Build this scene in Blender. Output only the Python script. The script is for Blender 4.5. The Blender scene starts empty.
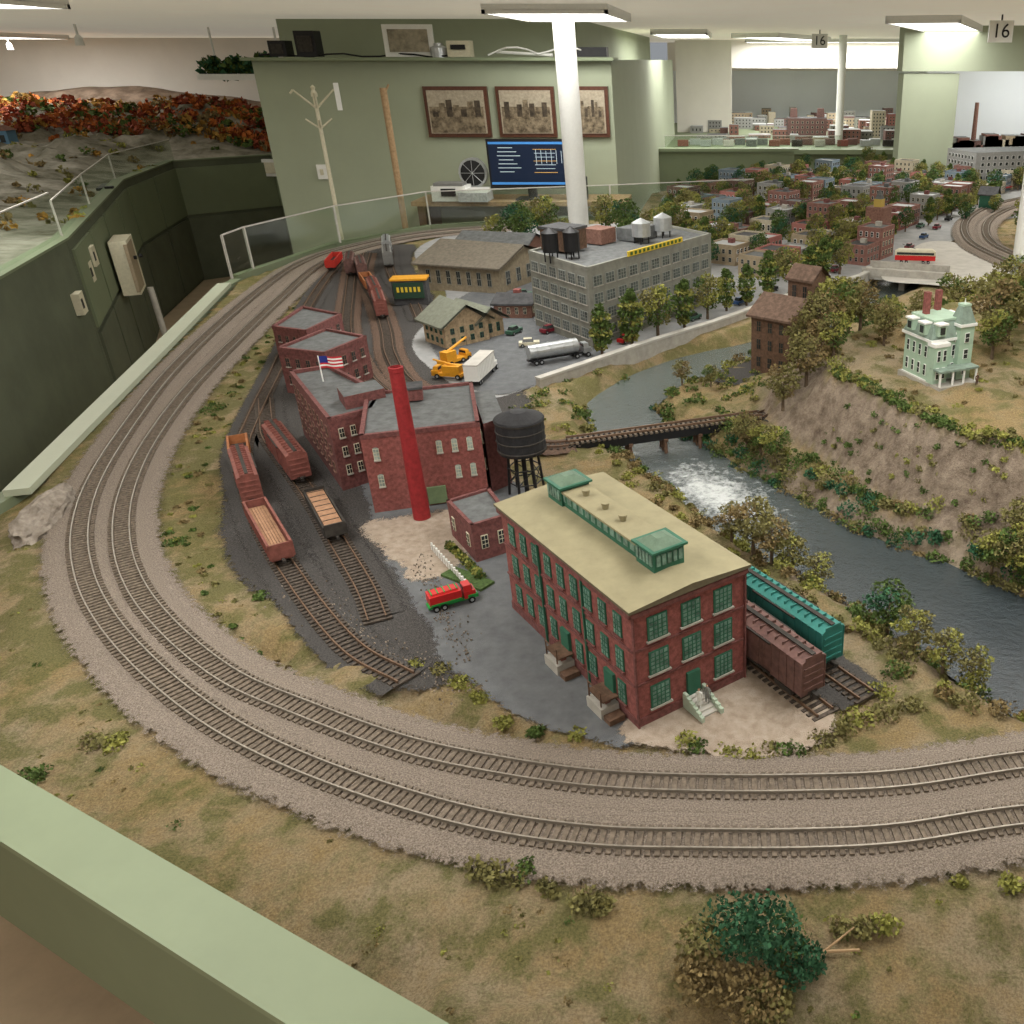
import bpy, math, random
import numpy as np
from mathutils import Vector, noise, Matrix
random.seed(7); rng=np.random.default_rng(5)
sc=bpy.context.scene
# ------------------------------------------------------------ materials
MC={}
def mat(name,col,rough=.8,var=.25,scale=60,bump=0,bscale=200,metal=0,col2=None,emit=0,spec=.3):
    if name in MC: return MC[name]
    m=bpy.data.materials.new(name);m.use_nodes=True;nt=m.node_tree;N=nt.nodes;L=nt.links
    b=N['Principled BSDF'];b.inputs['Roughness'].default_value=rough;b.inputs['Metallic'].default_value=metal
    b.inputs['Specular IOR Level'].default_value=spec
    g=N.new('ShaderNodeNewGeometry')
    if var>0 or col2:
        n=N.new('ShaderNodeTexNoise');n.inputs['Scale'].default_value=scale;n.inputs['Detail'].default_value=6;n.inputs['Roughness'].default_value=.65
        L.new(g.outputs['Position'],n.inputs['Vector'])
        r=N.new('ShaderNodeValToRGB');r.color_ramp.elements[0].position=.35;r.color_ramp.elements[1].position=.65
        c2=col2 or tuple(min(1,c*(1+var)) for c in col); c1=col if col2 else tuple(c*(1-var) for c in col)
        r.color_ramp.elements[0].color=(*c1,1);r.color_ramp.elements[1].color=(*c2,1)
        L.new(n.outputs['Fac'],r.inputs['Fac']);L.new(r.outputs['Color'],b.inputs['Base Color'])
    else: b.inputs['Base Color'].default_value=(*col,1)
    if bump>0:
        n2=N.new('ShaderNodeTexNoise');n2.inputs['Scale'].default_value=bscale;n2.inputs['Detail'].default_value=5
        L.new(g.outputs['Position'],n2.inputs['Vector'])
        bp=N.new('ShaderNodeBump');bp.inputs['Strength'].default_value=bump;bp.inputs['Distance'].default_value=.004
        L.new(n2.outputs['Fac'],bp.inputs['Height']);L.new(bp.outputs['Normal'],b.inputs['Normal'])
    if emit: b.inputs['Emission Color'].default_value=(*col,1);b.inputs['Emission Strength'].default_value=emit
    MC[name]=m;return m
EC={}
def edged(m,sc_=70):
    # material whose border crumbles away into the ground below (scattered granules)
    if m.name in EC: return EC[m.name]
    k=m.copy();k.name=m.name+'_feathered';N=k.node_tree.nodes;L=k.node_tree.links
    o=[n for n in N if n.type=='OUTPUT_MATERIAL'][0];b=N['Principled BSDF']
    a=N.new('ShaderNodeAttribute');a.attribute_name='edge';g=N.new('ShaderNodeNewGeometry')
    n=N.new('ShaderNodeTexNoise');n.inputs['Scale'].default_value=sc_;n.inputs['Detail'].default_value=10;n.inputs['Roughness'].default_value=.85;L.new(g.outputs['Position'],n.inputs['Vector'])
    mu=N.new('ShaderNodeMath');mu.operation='MULTIPLY_ADD';L.new(n.outputs['Fac'],mu.inputs[0]);mu.inputs[1].default_value=2.4;mu.inputs[2].default_value=-.7
    ad=N.new('ShaderNodeMath');ad.operation='ADD';L.new(a.outputs['Fac'],ad.inputs[0]);L.new(mu.outputs[0],ad.inputs[1])
    mr=N.new('ShaderNodeMapRange');mr.inputs[1].default_value=.92;mr.inputs[2].default_value=1.04;L.new(ad.outputs[0],mr.inputs[0])
    # fully solid away from the border
    e2=N.new('ShaderNodeMapRange');e2.inputs[1].default_value=.93;e2.inputs[2].default_value=.99;L.new(a.outputs['Fac'],e2.inputs[0])
    mxm=N.new('ShaderNodeMath');mxm.operation='MAXIMUM';L.new(mr.outputs[0],mxm.inputs[0]);L.new(e2.outputs[0],mxm.inputs[1])
    t=N.new('ShaderNodeBsdfTransparent');x=N.new('ShaderNodeMixShader');L.new(mxm.outputs[0],x.inputs[0]);L.new(t.outputs[0],x.inputs[1]);L.new(b.outputs[0],x.inputs[2]);L.new(x.outputs[0],o.inputs[0])
    EC[m.name]=k;return k
brick=mat('brick_red',(.225,.075,.065),.9,.3,120,.3,500)
brick2=mat('brick_dark',(.155,.06,.055),.9,.3,100,.3,500)
brick3=mat('brick_brown',(.19,.10,.075),.9,.3,100)
redch=mat('chimney_red',(.25,.02,.022),.8,.2,80)
roofT=mat('roof_tan',(.27,.24,.145),.85,.10,25)
roofG=mat('roof_gray',(.115,.12,.12),.9,.25,40)
roofD=mat('roof_dark',(.06,.06,.062),.9,.3,40)
greenT=mat('green_trim',(.03,.12,.075),.6,.1)
glassM=mat('window_pane',(.09,.13,.11),.25,.4,30,spec=.6)
glassD=mat('window_dark',(.03,.035,.035),.2,.3,30,spec=.6)
glassW=mat('window_pale',(.28,.34,.31),.3,.4,40)
conc=mat('concrete',(.36,.34,.30),.9,.15,30)
concW=mat('concrete_pale',(.46,.44,.40),.9,.1,20)
grayB=mat('industrial_gray',(.22,.22,.19),.85,.12,30)
cream=mat('cream_paint',(.6,.56,.42),.6,.08)
white=mat('white_paint',(.75,.75,.72),.5,.03)
black=mat('black_paint',(.012,.012,.013),.5,.2)
steel=mat('rail_steel',(.28,.25,.21),.5,.15,80,metal=.5)
rust=mat('rail_rust',(.16,.10,.065),.6,.2,80,metal=.3)
tieM=mat('tie_wood',(.14,.112,.085),.95,.4,150)
tieD=mat('tie_dark',(.075,.06,.048),.95,.5,150)
balM=mat('ballast_stone',(.125,.10,.08),.95,0,380,.9,700,col2=(.36,.30,.245))
cind=mat('cinder',(.03,.029,.028),.98,0,300,.8,600,col2=(.10,.092,.086))
asph=mat('asphalt',(.10,.105,.11),.92,0,30,.25,500,col2=(.14,.145,.15))
asph2=mat('street_gray',(.25,.255,.255),.92,0,14,.1,300,col2=(.32,.32,.315))
dirt=mat('dirt_tan',(.28,.22,.165),.95,0,60,.5,500,col2=(.39,.325,.26))
woodB=mat('wood_brown',(.12,.07,.045),.85,.3,90)
woodL=mat('wood_light',(.36,.24,.13),.7,.2,60)
carR=mat('railcar_red',(.20,.07,.055),.7,.25,70)
carO=mat('railcar_orange',(.34,.13,.05),.7,.2,70)
carT=mat('railcar_teal',(.035,.19,.165),.6,.1,70)
tanL=mat('lumber_load',(.34,.19,.11),.8,.2,90)
truckM=mat('truck_iron',(.04,.035,.03),.8,.3)
yel=mat('machine_yellow',(.65,.30,.02),.5,.1)
silver=mat('silver_metal',(.45,.47,.48),.35,.1,metal=.6)
mint=mat('mint_paint',(.34,.46,.35),.7,.06)
mintD=mat('slate_green',(.20,.26,.215),.8,.2)
wallG=mat('wall_green',(.325,.36,.26),.75,.03,3)
fasG=mat('fascia_green',(.16,.19,.115),.6,.04,6)
fasL=mat('fascia_light',(.20,.24,.15),.55,.04,6)
fasD=mat('fascia_panel',(.10,.112,.075),.8,.12,4)
carpet=mat('floor_vinyl',(.50,.39,.27),.8,.08,8)
ceilM=mat('ceiling_cream',(.80,.74,.61),.9,.02,3,emit=.25)  # cream paint plus a faint added glow, serving as even fill light
wallW=mat('wall_white',(.76,.73,.67),.9,.03,3)
skyM=mat('backdrop_sky',(.72,.77,.80),.9,.03,1)
lightM=mat('fluorescent_diffuser',(1,.98,.93),.5,0,emit=4)
frameB=mat('picture_frame_wood',(.09,.035,.02),.4,.2)
trk=mat('bark',(.12,.085,.055),.95,.3)
yroof=mat('sign_yellow',(.65,.47,.04),.5,0)
rockM=mat('rock_gray',(.14,.115,.09),.95,0,25,1,60,col2=(.32,.28,.235))
G1=mat('leaf_green',(.07,.11,.025),.9,.5,60)
G2=mat('leaf_olive',(.17,.155,.055),.9,.4,60)
G3=mat('leaf_yellowgreen',(.23,.23,.055),.9,.4,60)
G4=mat('leaf_deep',(.028,.09,.042),.9,.4,60)
G5=mat('leaf_brown',(.19,.14,.06),.9,.4,60)
A1=mat('autumn_orange',(.38,.11,.025),.9,.4,20)
A2=mat('autumn_gold',(.34,.19,.04),.9,.4,20)
A3=mat('autumn_red',(.24,.055,.025),.9,.4,20)
def glassmat():
    m=bpy.data.materials.new('plexiglass');m.use_nodes=True;N=m.node_tree.nodes;L=m.node_tree.links;N.clear()
    o=N.new('ShaderNodeOutputMaterial');mx=N.new('ShaderNodeMixShader');t=N.new('ShaderNodeBsdfTransparent');g=N.new('ShaderNodeBsdfGlossy')
    t.inputs[0].default_value=(.90,.94,.90,1);g.inputs['Roughness'].default_value=.12;mx.inputs[0].default_value=.1
    L.new(t.outputs[0],mx.inputs[1]);L.new(g.outputs[0],mx.inputs[2]);L.new(mx.outputs[0],o.inputs[0]);return m
plexi=glassmat()
# ------------------------------------------------------------ mesh builder
class MB:
    def __init__(s): s.v=[];s.f=[];s.m=[];s.mats=[];s.e={}
    def mi(s,m):
        if m not in s.mats: s.mats.append(m)
        return s.mats.index(m)
    def add(s,vs,fs,m,e=None):
        o=len(s.v);s.v.extend([tuple(v) for v in vs]);k=s.mi(m)
        if e:
            for i,x in enumerate(e): s.e[o+i]=x
        for f in fs: s.f.append(tuple(i+o for i in f));s.m.append(k)
    def box(s,c,sz,m,a=0,taper=1.0):
        ca,sa=math.cos(a),math.sin(a);x,y,z=[q/2 for q in sz];vs=[]
        for dz in(-1,1):
            k=taper if dz>0 else 1
            for dx,dy in((-1,-1),(1,-1),(1,1),(-1,1)):
                px,py=dx*x*k,dy*y*k
                vs.append((c[0]+px*ca-py*sa,c[1]+px*sa+py*ca,c[2]+dz*z))
        s.add(vs,[(3,2,1,0),(4,5,6,7),(0,1,5,4),(1,2,6,5),(2,3,7,6),(3,0,4,7)],m)
    def prism(s,poly,z0,z1,m,mt=None):
        ar=sum(poly[i][0]*poly[(i+1)%len(poly)][1]-poly[(i+1)%len(poly)][0]*poly[i][1] for i in range(len(poly)))
        P=list(poly) if ar>0 else list(poly)[::-1];n=len(P)
        vs=[(p[0],p[1],z0) for p in P]+[(p[0],p[1],z1) for p in P]
        s.add(vs,[(i,(i+1)%n,n+(i+1)%n,n+i) for i in range(n)]+[tuple(range(n))[::-1]],m)
        s.add([(p[0],p[1],z1) for p in P],[tuple(range(n))],mt or m)
    def cyl(s,p0,p1,r0,r1,m,n=12):
        p0=Vector(p0);p1=Vector(p1);d=(p1-p0).normalized()
        a=Vector((0,0,1)) if abs(d.z)<.9 else Vector((1,0,0));u=d.cross(a).normalized();w=d.cross(u)
        vs=[];
        for p,r in((p0,r0),(p1,r1)):
            for i in range(n):
                t=2*math.pi*i/n;vs.append(p+u*math.cos(t)*r+w*math.sin(t)*r)
        s.add(vs,[(i,n+i,n+(i+1)%n,(i+1)%n) for i in range(n)]+[tuple(range(n)),tuple(range(2*n-1,n-1,-1))],m)
    def lathe(s,c,prof,m,n=16):
        vs=[];k=len(prof)
        for r,z in prof:
            for i in range(n):
                t=2*math.pi*i/n;vs.append((c[0]+r*math.cos(t),c[1]+r*math.sin(t),c[2]+z))
        fs=[(j*n+i,j*n+(i+1)%n,(j+1)*n+(i+1)%n,(j+1)*n+i) for j in range(k-1) for i in range(n)]
        s.add(vs,fs+[tuple(range((k-1)*n,k*n)),tuple(range(n))[::-1]],m)
    def leaves(s,c,r,n,size,m):
        d=rng.normal(size=(n,3));d/=np.linalg.norm(d,axis=1)[:,None];rad=rng.uniform(.55,1.0,size=(n,1))
        P=np.array(c)+d*rad*np.array(r)
        a=rng.normal(size=(n,3));a/=np.linalg.norm(a,axis=1)[:,None];b=np.cross(a,rng.normal(size=(n,3)));b/=np.linalg.norm(b,axis=1)[:,None]
        sz=size*rng.uniform(.6,1.3,size=(n,1))
        Q=np.stack([P-a*sz,P-b*sz*.7,P+a*sz,P+b*sz*.7],1).reshape(-1,3)
        s.add(Q.tolist(),[(4*i,4*i+1,4*i+2,4*i+3) for i in range(n)],m)
    def obj(s,name,loc=(0,0,0),rot=0,smooth=False,parent=None,scale=1):
        me=bpy.data.meshes.new(name);me.from_pydata(s.v,[],s.f)
        for m in s.mats: me.materials.append(m)
        me.polygons.foreach_set('material_index',s.m)
        if smooth: me.polygons.foreach_set('use_smooth',[True]*len(s.f))
        if s.e:
            at_=me.attributes.new('edge','FLOAT','POINT');at_.data.foreach_set('value',[float(s.e.get(i,1)) for i in range(len(s.v))])
        me.update();o=bpy.data.objects.new(name,me);o.location=loc;o.rotation_euler=(0,0,rot);o.scale=(scale,)*3
        bpy.context.collection.objects.link(o)
        if parent: o.parent=parent
        return o
def spline(P,step):
    P=[np.array(p,float) for p in P];out=[];n=len(P)
    for i in range(n-1):
        p0=P[i-1] if i>0 else 2*P[0]-P[1];p1=P[i];p2=P[i+1];p3=P[i+2] if i+2<n else 2*P[-1]-P[-2]
        for t in np.linspace(0,1,24,endpoint=False):
            out.append(.5*((2*p1)+(-p0+p2)*t+(2*p0-5*p1+4*p2-p3)*t*t+(-p0+3*p1-3*p2+p3)*t**3))
    out.append(P[-1]);out=np.array(out)
    d=np.r_[0,np.cumsum(np.linalg.norm(np.diff(out,axis=0),axis=1))];k=max(2,int(d[-1]/step))
    q=np.linspace(0,d[-1],k);return np.stack([np.interp(q,d,out[:,0]),np.interp(q,d,out[:,1])],1)
def normals(C):
    t=np.gradient(C,axis=0);t/=np.linalg.norm(t,axis=1)[:,None];return t,np.stack([-t[:,1],t[:,0]],1)
def ribbon(mb,C,hw,z,m,slope,drop):
    t,n=normals(C);k=len(C);vs=[];es=[]
    prof=[(-hw-slope,z-drop,0),(-hw,z,1),(hw,z,1),(hw+slope,z-drop,0)];w=4
    for i in range(k):
        for o,zz,ed in prof: vs.append((C[i,0]+n[i,0]*o,C[i,1]+n[i,1]*o,zz));es.append(ed)
    mb.add(vs,[(i*w+q,i*w+w+q,i*w+w+q+1,i*w+q+1) for i in range(k-1) for q in range(w-1)],edged(m),es)
def track(name,P,z=.008,bal=.048,bm=None,rm=None,tm=None,gauge=.034,slope=.05,base=-.0005,sp=.0135):
    C=spline(P,sp);mb=MB();bm=bm or balM;rm=rm or steel;tm=tm or tieM
    if bal: ribbon(mb,C[::2] if len(C)>6 else C,bal,z,bm,slope,z-base)
    t,n=normals(C)
    for i in range(len(C)):
        a=math.atan2(t[i,1],t[i,0])+random.uniform(-.03,.03)
        mb.box((C[i,0],C[i,1],z+.0014),(.0075,.056+random.uniform(-.001,.001),.0038),tm,a)
    for s in(-1,1):
        vs=[];k=len(C);o=s*gauge/2;w=.0013
        for i in range(k):
            for oo,zz in((o-w,z+.003),(o-w,z+.0085),(o+w,z+.0085),(o+w,z+.003)):
                vs.append((C[i,0]+n[i,0]*oo,C[i,1]+n[i,1]*oo,zz))
        mb.add(vs,[(i*4+q,i*4+4+q,i*4+5+q,i*4+q+1) for i in range(k-1) for q in range(3)],rm)
    mb.obj(name);return C
def at(C,x,y):
    i=int(np.argmin((C[:,0]-x)**2+(C[:,1]-y)**2));t,_=normals(C);return C[i,0],C[i,1],math.atan2(t[i,1],t[i,0])
def pip(X,Y,P):
    ins=np.zeros(X.shape,bool);n=len(P)
    for i in range(n):
        x1,y1=P[i];x2,y2=P[(i+1)%n]
        if y1==y2: continue
        c=((y1>Y)!=(y2>Y))&(X<(x2-x1)*(Y-y1)/(y2-y1)+x1);ins^=c
    return ins
def pip1(x,y,P): return bool(pip(np.array([x]),np.array([y]),P)[0])
def pdist(X,Y,P,closed=True):
    D=np.full(X.shape,1e9);n=len(P)
    for i in range(n if closed else n-1):
        x1,y1=P[i];x2,y2=P[(i+1)%n];dx,dy=x2-x1,y2-y1
        t=np.clip(((X-x1)*dx+(Y-y1)*dy)/(dx*dx+dy*dy+1e-12),0,1)
        D=np.minimum(D,np.hypot(X-x1-t*dx,Y-y1-t*dy))
    return D
def sm(t): t=np.clip(t,0,1);return t*t*(3-2*t)
# ------------------------------------------------------------ room
TOPZ=1.27;FL=-.95
def simple(name,boxes):
    mb=MB()
    for c,sz,m in boxes: mb.box(c,sz,m)
    return mb.obj(name)
simple('floor',[((-2.5,7,FL-.05),(18,21,.1),carpet)])
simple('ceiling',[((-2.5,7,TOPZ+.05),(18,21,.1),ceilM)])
simple('wall_left',[((-11.1,7,.16),(.2,21,2.2),wallW)])
simple('wall_right',[((5.6,7,.16),(.2,21,2.2),wallW)])
simple('wall_near',[((-2.5,-2.6,.16),(17,.2,2.2),wallW)])
simple('wall_back_left',[((-7.2,13.4,.16),(7.8,.3,2.2),wallW)])
simple('wall_back_right',[((2.2,16.8,.16),(6.8,.2,2.2),wallW),((2.2,16.65,.44),(6.8,.06,.80),skyM)])
simple('wall_green',[((-2.15,10.2,.02),(2.5,6.4,1.96),wallG),((-2.3,10.5,1.135),(2.2,6.0,.268),wallG)])
simple('trim_shelf',[((-2.15,7.05,1.006),(2.56,.3,.02),fasL)])
simple('wall_right_header',[((3.5,9.1,1.09),(4.1,.3,.36),wallG),((1.72,9.12,-.03),(.5,.3,1.84),wallG),((3.75,10.95,.5),(3.4,.1,1.3),skyM)])
simple('backdrop_beam',[((1.9,15.2,1.08),(5.6,.2,.38),wallW),((-.52,14.4,.6),(.8,.12,1.3),wallW)])
# ------------------------------------------------------------ layout ground
TABLE=[(-2.52,4.5),(-2.56,4.62),(-2.42,5.5),(-2.05,6.15),(-.75,6.7),(-.75,8),(0,9.3),(1.5,10.3),(3.3,10.3),(3.3,.04),(.75,.04),(-.35,.605),(-1.15,1.015),(-1.55,1.22),(-1.88,1.7),(-1.87,2.15)]
RL=[(.95,5.1),(.72,4.75),(.42,4.25),(.2,3.85),(.08,3.68),(-.2,3.47),(-.4,3.2),(-.5,2.9),(-.43,2.65),(-.25,2.38),(-.13,2.18),(0,1.95),(.2,1.72),(.38,1.49),(.49,1.31),(.62,1.27),(1,1.29),(3.4,1.29)]
RR=[(3.4,1.56),(.9,1.56),(.61,1.66),(.47,1.81),(.3,1.95),(.13,2.18),(0,2.34),(-.12,2.53),(-.23,2.69),(-.31,2.88),(-.26,3.04),(-.12,3.2),(.02,3.4),(.2,3.5),(.38,3.8),(.6,4.2),(.85,4.6),(1.05,5.0)]
def sp2(P): return [tuple(p) for p in spline(P,.06)]
RIV=sp2(RL)+sp2(RR)
PLAT=[(.27,2.52),(.38,2.28),(.50,2.08),(.66,1.93),(1.0,1.85),(3.4,1.8),(3.4,3.6),(1.3,3.4),(.8,3.25),(.5,3.0),(.33,2.78)]
res=.02
xs=np.arange(-2.62,3.32,res);ys=np.arange(.02,10.34,res)
X,Y=np.meshgrid(xs,ys)
inR=pip(X,Y,RIV);dR=pdist(X,Y,RIV);inP=pip(X,Y,PLAT);dP=pdist(X,Y,PLAT)
nz=np.array([noise.fractal(Vector((a*5,b*5,0)),1.0,2.0,4) for a,b in zip(X.ravel(),Y.ravel())]).reshape(X.shape)
nz2=np.array([noise.fractal(Vector((a*16,b*16,3)),.8,2.0,4) for a,b in zip(X.ravel(),Y.ravel())]).reshape(X.shape)
Z=-.0045+.0025*np.clip(nz,-1,1)
bw=.10+.05*nz
bank=1-sm(dR/np.maximum(bw,.05));bank[inR]=1
Z=Z-.072*bank
w=.13+.30*sm((Y-2.35)/.7)
pl=1-sm(dP/w+ .25*nz2*(dP>.0)*(w<.3));pl[inP]=1
Z=Z+ (.206+.02*nz)*pl*(1-bank*.6)
cl=(pl>.08)&(pl<.96)&(Y<2.75)
Z=Z+np.where(cl,.038*nz2,0)
dT=pdist(X,Y,TABLE)
OUT=[(3.1,1.01),(1.5,1.01),(.7,1.0),(.42,.975),(.23,.94),(.09,.93),(-.06,.93),(-.2,.935),(-.35,.96),(-.51,1.01),(-.7,1.09),(-.88,1.19),(-1.07,1.33),(-1.26,1.5),(-1.42,1.68),(-1.57,1.9),(-1.71,2.18),(-1.86,2.58),(-2.02,3.07),(-2.19,3.75),(-2.34,4.5)]
mo=[tuple(p) for p in spline(OUT,.1)]
dM=pdist(X,Y,mo,False)
fore=(X+Y<2.2)&(Y<2.4)&(dT<.5)
Z=Z+np.where(fore,sm((dM-.10)/.12)*(.026*nz+.008*nz2-.012),0)
Z=Z+np.where((dR<.25)&(dR>.02)&(~inR)&(Y<3.2),.012*nz2*sm((dR-.02)/.06)*(dM>.25),0)
inT=pip(X,Y,TABLE)
ny,nx=X.shape;idx=np.arange(nx*ny).reshape(ny,nx)
ok=inT[:-1,:-1]&inT[1:,:-1]&inT[:-1,1:]&inT[1:,1:]
q=np.stack([idx[:-1,:-1][ok],idx[:-1,1:][ok],idx[1:,1:][ok],idx[1:,:-1][ok]],1)
me=bpy.data.meshes.new('layout_terrain');me.from_pydata(np.stack([X.ravel(),Y.ravel(),Z.ravel()],1).tolist(),[],q.tolist())
me.polygons.foreach_set('use_smooth',[True]*len(me.polygons))
ca=me.color_attributes.new('zone','FLOAT_COLOR','POINT')
gy,gx=np.gradient(Z,res);sl=np.hypot(gx,gy)
rock=sm((sl-.45)/.5)*(Y<3.0)*(X>.0)
grn=np.clip(.35+.6*nz2+.35*bank+.3*pl*(pl<1)+.25*((Y>1.2)&(X<-1.0)),0,1)
dry=sm(.5+nz*1.2)
col=np.stack([rock,grn,dry,np.ones_like(rock)],-1).reshape(-1)
ca.data.foreach_set('color',col.astype(np.float32))
def terrain_mat():
    m=bpy.data.materials.new('scenic_ground');m.use_nodes=True;N=m.node_tree.nodes;L=m.node_tree.links;b=N['Principled BSDF'];b.inputs['Roughness'].default_value=1;b.inputs['Specular IOR Level'].default_value=.1
    g=N.new('ShaderNodeNewGeometry');a=N.new('ShaderNodeAttribute');a.attribute_name='zone';sp=N.new('ShaderNodeSeparateColor');L.new(a.outputs['Color'],sp.inputs[0])
    def nse(s,d=8,r=.7):
        n=N.new('ShaderNodeTexNoise');n.inputs['Scale'].default_value=s;n.inputs['Detail'].default_value=d;n.inputs['Roughness'].default_value=r;L.new(g.outputs['Position'],n.inputs['Vector']);return n.outputs['Fac']
    def ramp(f,p0,c0,p1,c1):
        r=N.new('ShaderNodeValToRGB');e=r.color_ramp.elements;e[0].position=p0;e[1].position=p1;e[0].color=(*c0,1);e[1].color=(*c1,1);L.new(f,r.inputs[0]);return r.outputs[0]
    def mix(f,a_,b_):
        x=N.new('ShaderNodeMix');x.data_type='RGBA';L.new(f,x.inputs[0]);L.new(a_,x.inputs[6]);L.new(b_,x.inputs[7]);return x.outputs[2]
    def mth(op,a_,b_=None,v=0):
        x=N.new('ShaderNodeMath');x.operation=op;L.new(a_,x.inputs[0])
        if b_ is not None: L.new(b_,x.inputs[1])
        else: x.inputs[1].default_value=v
        x.use_clamp=True;return x.outputs[0]
    fine=nse(260,8,.85);med=nse(8,14,.82)
    gold=ramp(fine,.34,(.14,.10,.05),.66,(.46,.34,.17))
    pale=ramp(fine,.34,(.22,.17,.11),.66,(.52,.43,.30))
    green=ramp(fine,.34,(.05,.055,.018),.66,(.24,.225,.08))
    c=mix(ramp(nse(4,10,.75),.42,(0,0,0),.6,(1,1,1)),gold,pale)
    gm=ramp(mth('ADD',med,mth('MULTIPLY',sp.outputs[1],v=.22)),.54,(0,0,0),.65,(1,1,1))
    c=mix(mth('MULTIPLY',gm,v=.85),c,green)
    rk=ramp(nse(24,12,.8),.35,(.13,.095,.07),.66,(.42,.34,.26))
    c=mix(sp.outputs[0],c,rk)
    L.new(c,b.inputs['Base Color'])
    bp=N.new('ShaderNodeBump');bp.inputs['Strength'].default_value=1;bp.inputs['Distance'].default_value=.009;L.new(nse(110,9,.8),bp.inputs['Height']);L.new(bp.outputs[0],b.inputs['Normal']);return m
me.materials.append(terrain_mat());me.update()
o=bpy.data.objects.new('layout_terrain',me);bpy.context.collection.objects.link(o)
def ground(x,y):
    i=min(max(int(round((y-.02)/res)),0),ny-1);j=min(max(int(round((x+2.62)/res)),0),nx-1);return float(Z[i,j])
def water_mat():
    m=bpy.data.materials.new('river_water');m.use_nodes=True;N=m.node_tree.nodes;L=m.node_tree.links;b=N['Principled BSDF'];b.inputs['Roughness'].default_value=.13;b.inputs['Specular IOR Level'].default_value=.6
    g=N.new('ShaderNodeNewGeometry');s=N.new('ShaderNodeSeparateXYZ');L.new(g.outputs['Position'],s.inputs[0])
    r=N.new('ShaderNodeMapRange');r.inputs[1].default_value=1.5;r.inputs[2].default_value=3.2;L.new(s.outputs[1],r.inputs[0])
    rr=N.new('ShaderNodeValToRGB');e=rr.color_ramp.elements;e[0].color=(.028,.038,.045,1);e[1].color=(.10,.12,.115,1);L.new(r.outputs[0],rr.inputs[0])
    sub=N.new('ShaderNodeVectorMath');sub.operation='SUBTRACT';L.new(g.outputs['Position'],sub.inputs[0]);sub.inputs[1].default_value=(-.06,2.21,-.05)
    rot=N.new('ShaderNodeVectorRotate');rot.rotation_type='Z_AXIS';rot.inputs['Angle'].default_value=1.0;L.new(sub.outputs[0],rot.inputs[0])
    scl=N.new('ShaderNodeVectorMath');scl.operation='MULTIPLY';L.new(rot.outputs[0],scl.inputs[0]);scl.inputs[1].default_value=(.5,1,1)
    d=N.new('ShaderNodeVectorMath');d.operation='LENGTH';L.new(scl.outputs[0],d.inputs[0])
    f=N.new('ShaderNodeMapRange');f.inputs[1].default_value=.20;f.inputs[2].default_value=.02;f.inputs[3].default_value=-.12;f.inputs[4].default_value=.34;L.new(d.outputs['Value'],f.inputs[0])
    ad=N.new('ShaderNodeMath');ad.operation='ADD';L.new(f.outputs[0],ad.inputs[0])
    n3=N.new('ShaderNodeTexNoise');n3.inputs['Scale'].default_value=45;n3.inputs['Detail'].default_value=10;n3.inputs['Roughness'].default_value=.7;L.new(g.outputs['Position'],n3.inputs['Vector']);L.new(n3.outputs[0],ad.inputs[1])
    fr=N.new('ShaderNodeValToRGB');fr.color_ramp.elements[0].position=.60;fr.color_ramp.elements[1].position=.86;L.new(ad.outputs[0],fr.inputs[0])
    mx=N.new('ShaderNodeMix');mx.data_type='RGBA';L.new(fr.outputs[0],mx.inputs[0]);L.new(rr.outputs[0],mx.inputs[6]);mx.inputs[7].default_value=(.58,.61,.61,1);L.new(mx.outputs[2],b.inputs['Base Color'])  # white patch: glare on the water, painted into its base colour
    bp=N.new('ShaderNodeBump');bp.inputs['Strength'].default_value=.6;bp.inputs['Distance'].default_value=.008;L.new(n3.outputs[0],bp.inputs['Height']);L.new(bp.outputs[0],b.inputs['Normal']);return m
mb=MB();k=60
RLs=spline(RL,.05);A_=np.array(RLs)[np.linspace(0,len(RLs)-1,k).astype(int)];RRs=spline(RR[::-1],.05);B_=np.array(RRs)[np.linspace(0,len(RRs)-1,k).astype(int)]
vs=[]
for a,b in zip(A_,B_):
    d=(b-a)/np.linalg.norm(b-a)*.03
    vs+= [(a[0]-d[0],a[1]-d[1],-.056),(b[0]+d[0],b[1]+d[1],-.056)]
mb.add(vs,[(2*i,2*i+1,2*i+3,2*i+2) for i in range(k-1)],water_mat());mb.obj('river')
def patch(name,P,z,m,step=.03,jit=.012,feather=.035):
    ar=sum(P[i][0]*P[(i+1)%len(P)][1]-P[(i+1)%len(P)][0]*P[i][1] for i in range(len(P)))
    if ar<0: P=P[::-1]
    S=spline([P[-2],P[-1]]+list(P)+[P[0],P[1]],step)
    i0=int(np.argmin(np.hypot(S[:len(S)//2,0]-P[0][0],S[:len(S)//2,1]-P[0][1])));h=len(S)//2
    i1=h+int(np.argmin(np.hypot(S[h:,0]-P[0][0],S[h:,1]-P[0][1])));Q=S[i0:i1]
    Q=np.array([(p[0]+jit*noise.noise(Vector((p[0]*14,p[1]*14,1))),p[1]+jit*noise.noise(Vector((p[0]*14,p[1]*14,9)))) for p in Q])
    t=np.roll(Q,-1,0)-np.roll(Q,1,0);t/=np.linalg.norm(t,axis=1)[:,None]+1e-9;nn_=np.stack([-t[:,1],t[:,0]],1)
    A=Q-nn_*feather*.6;B=Q+nn_*feather*.4;n=len(Q);mb=MB()
    mb.add([(*a,z) for a in A]+[(*b,z+.0002) for b in B],[(i,(i+1)%n,n+(i+1)%n,n+i) for i in range(n)]+[tuple(range(n,2*n))],edged(m),[0]*n+[1]*n)
    return mb.obj(name)
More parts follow.
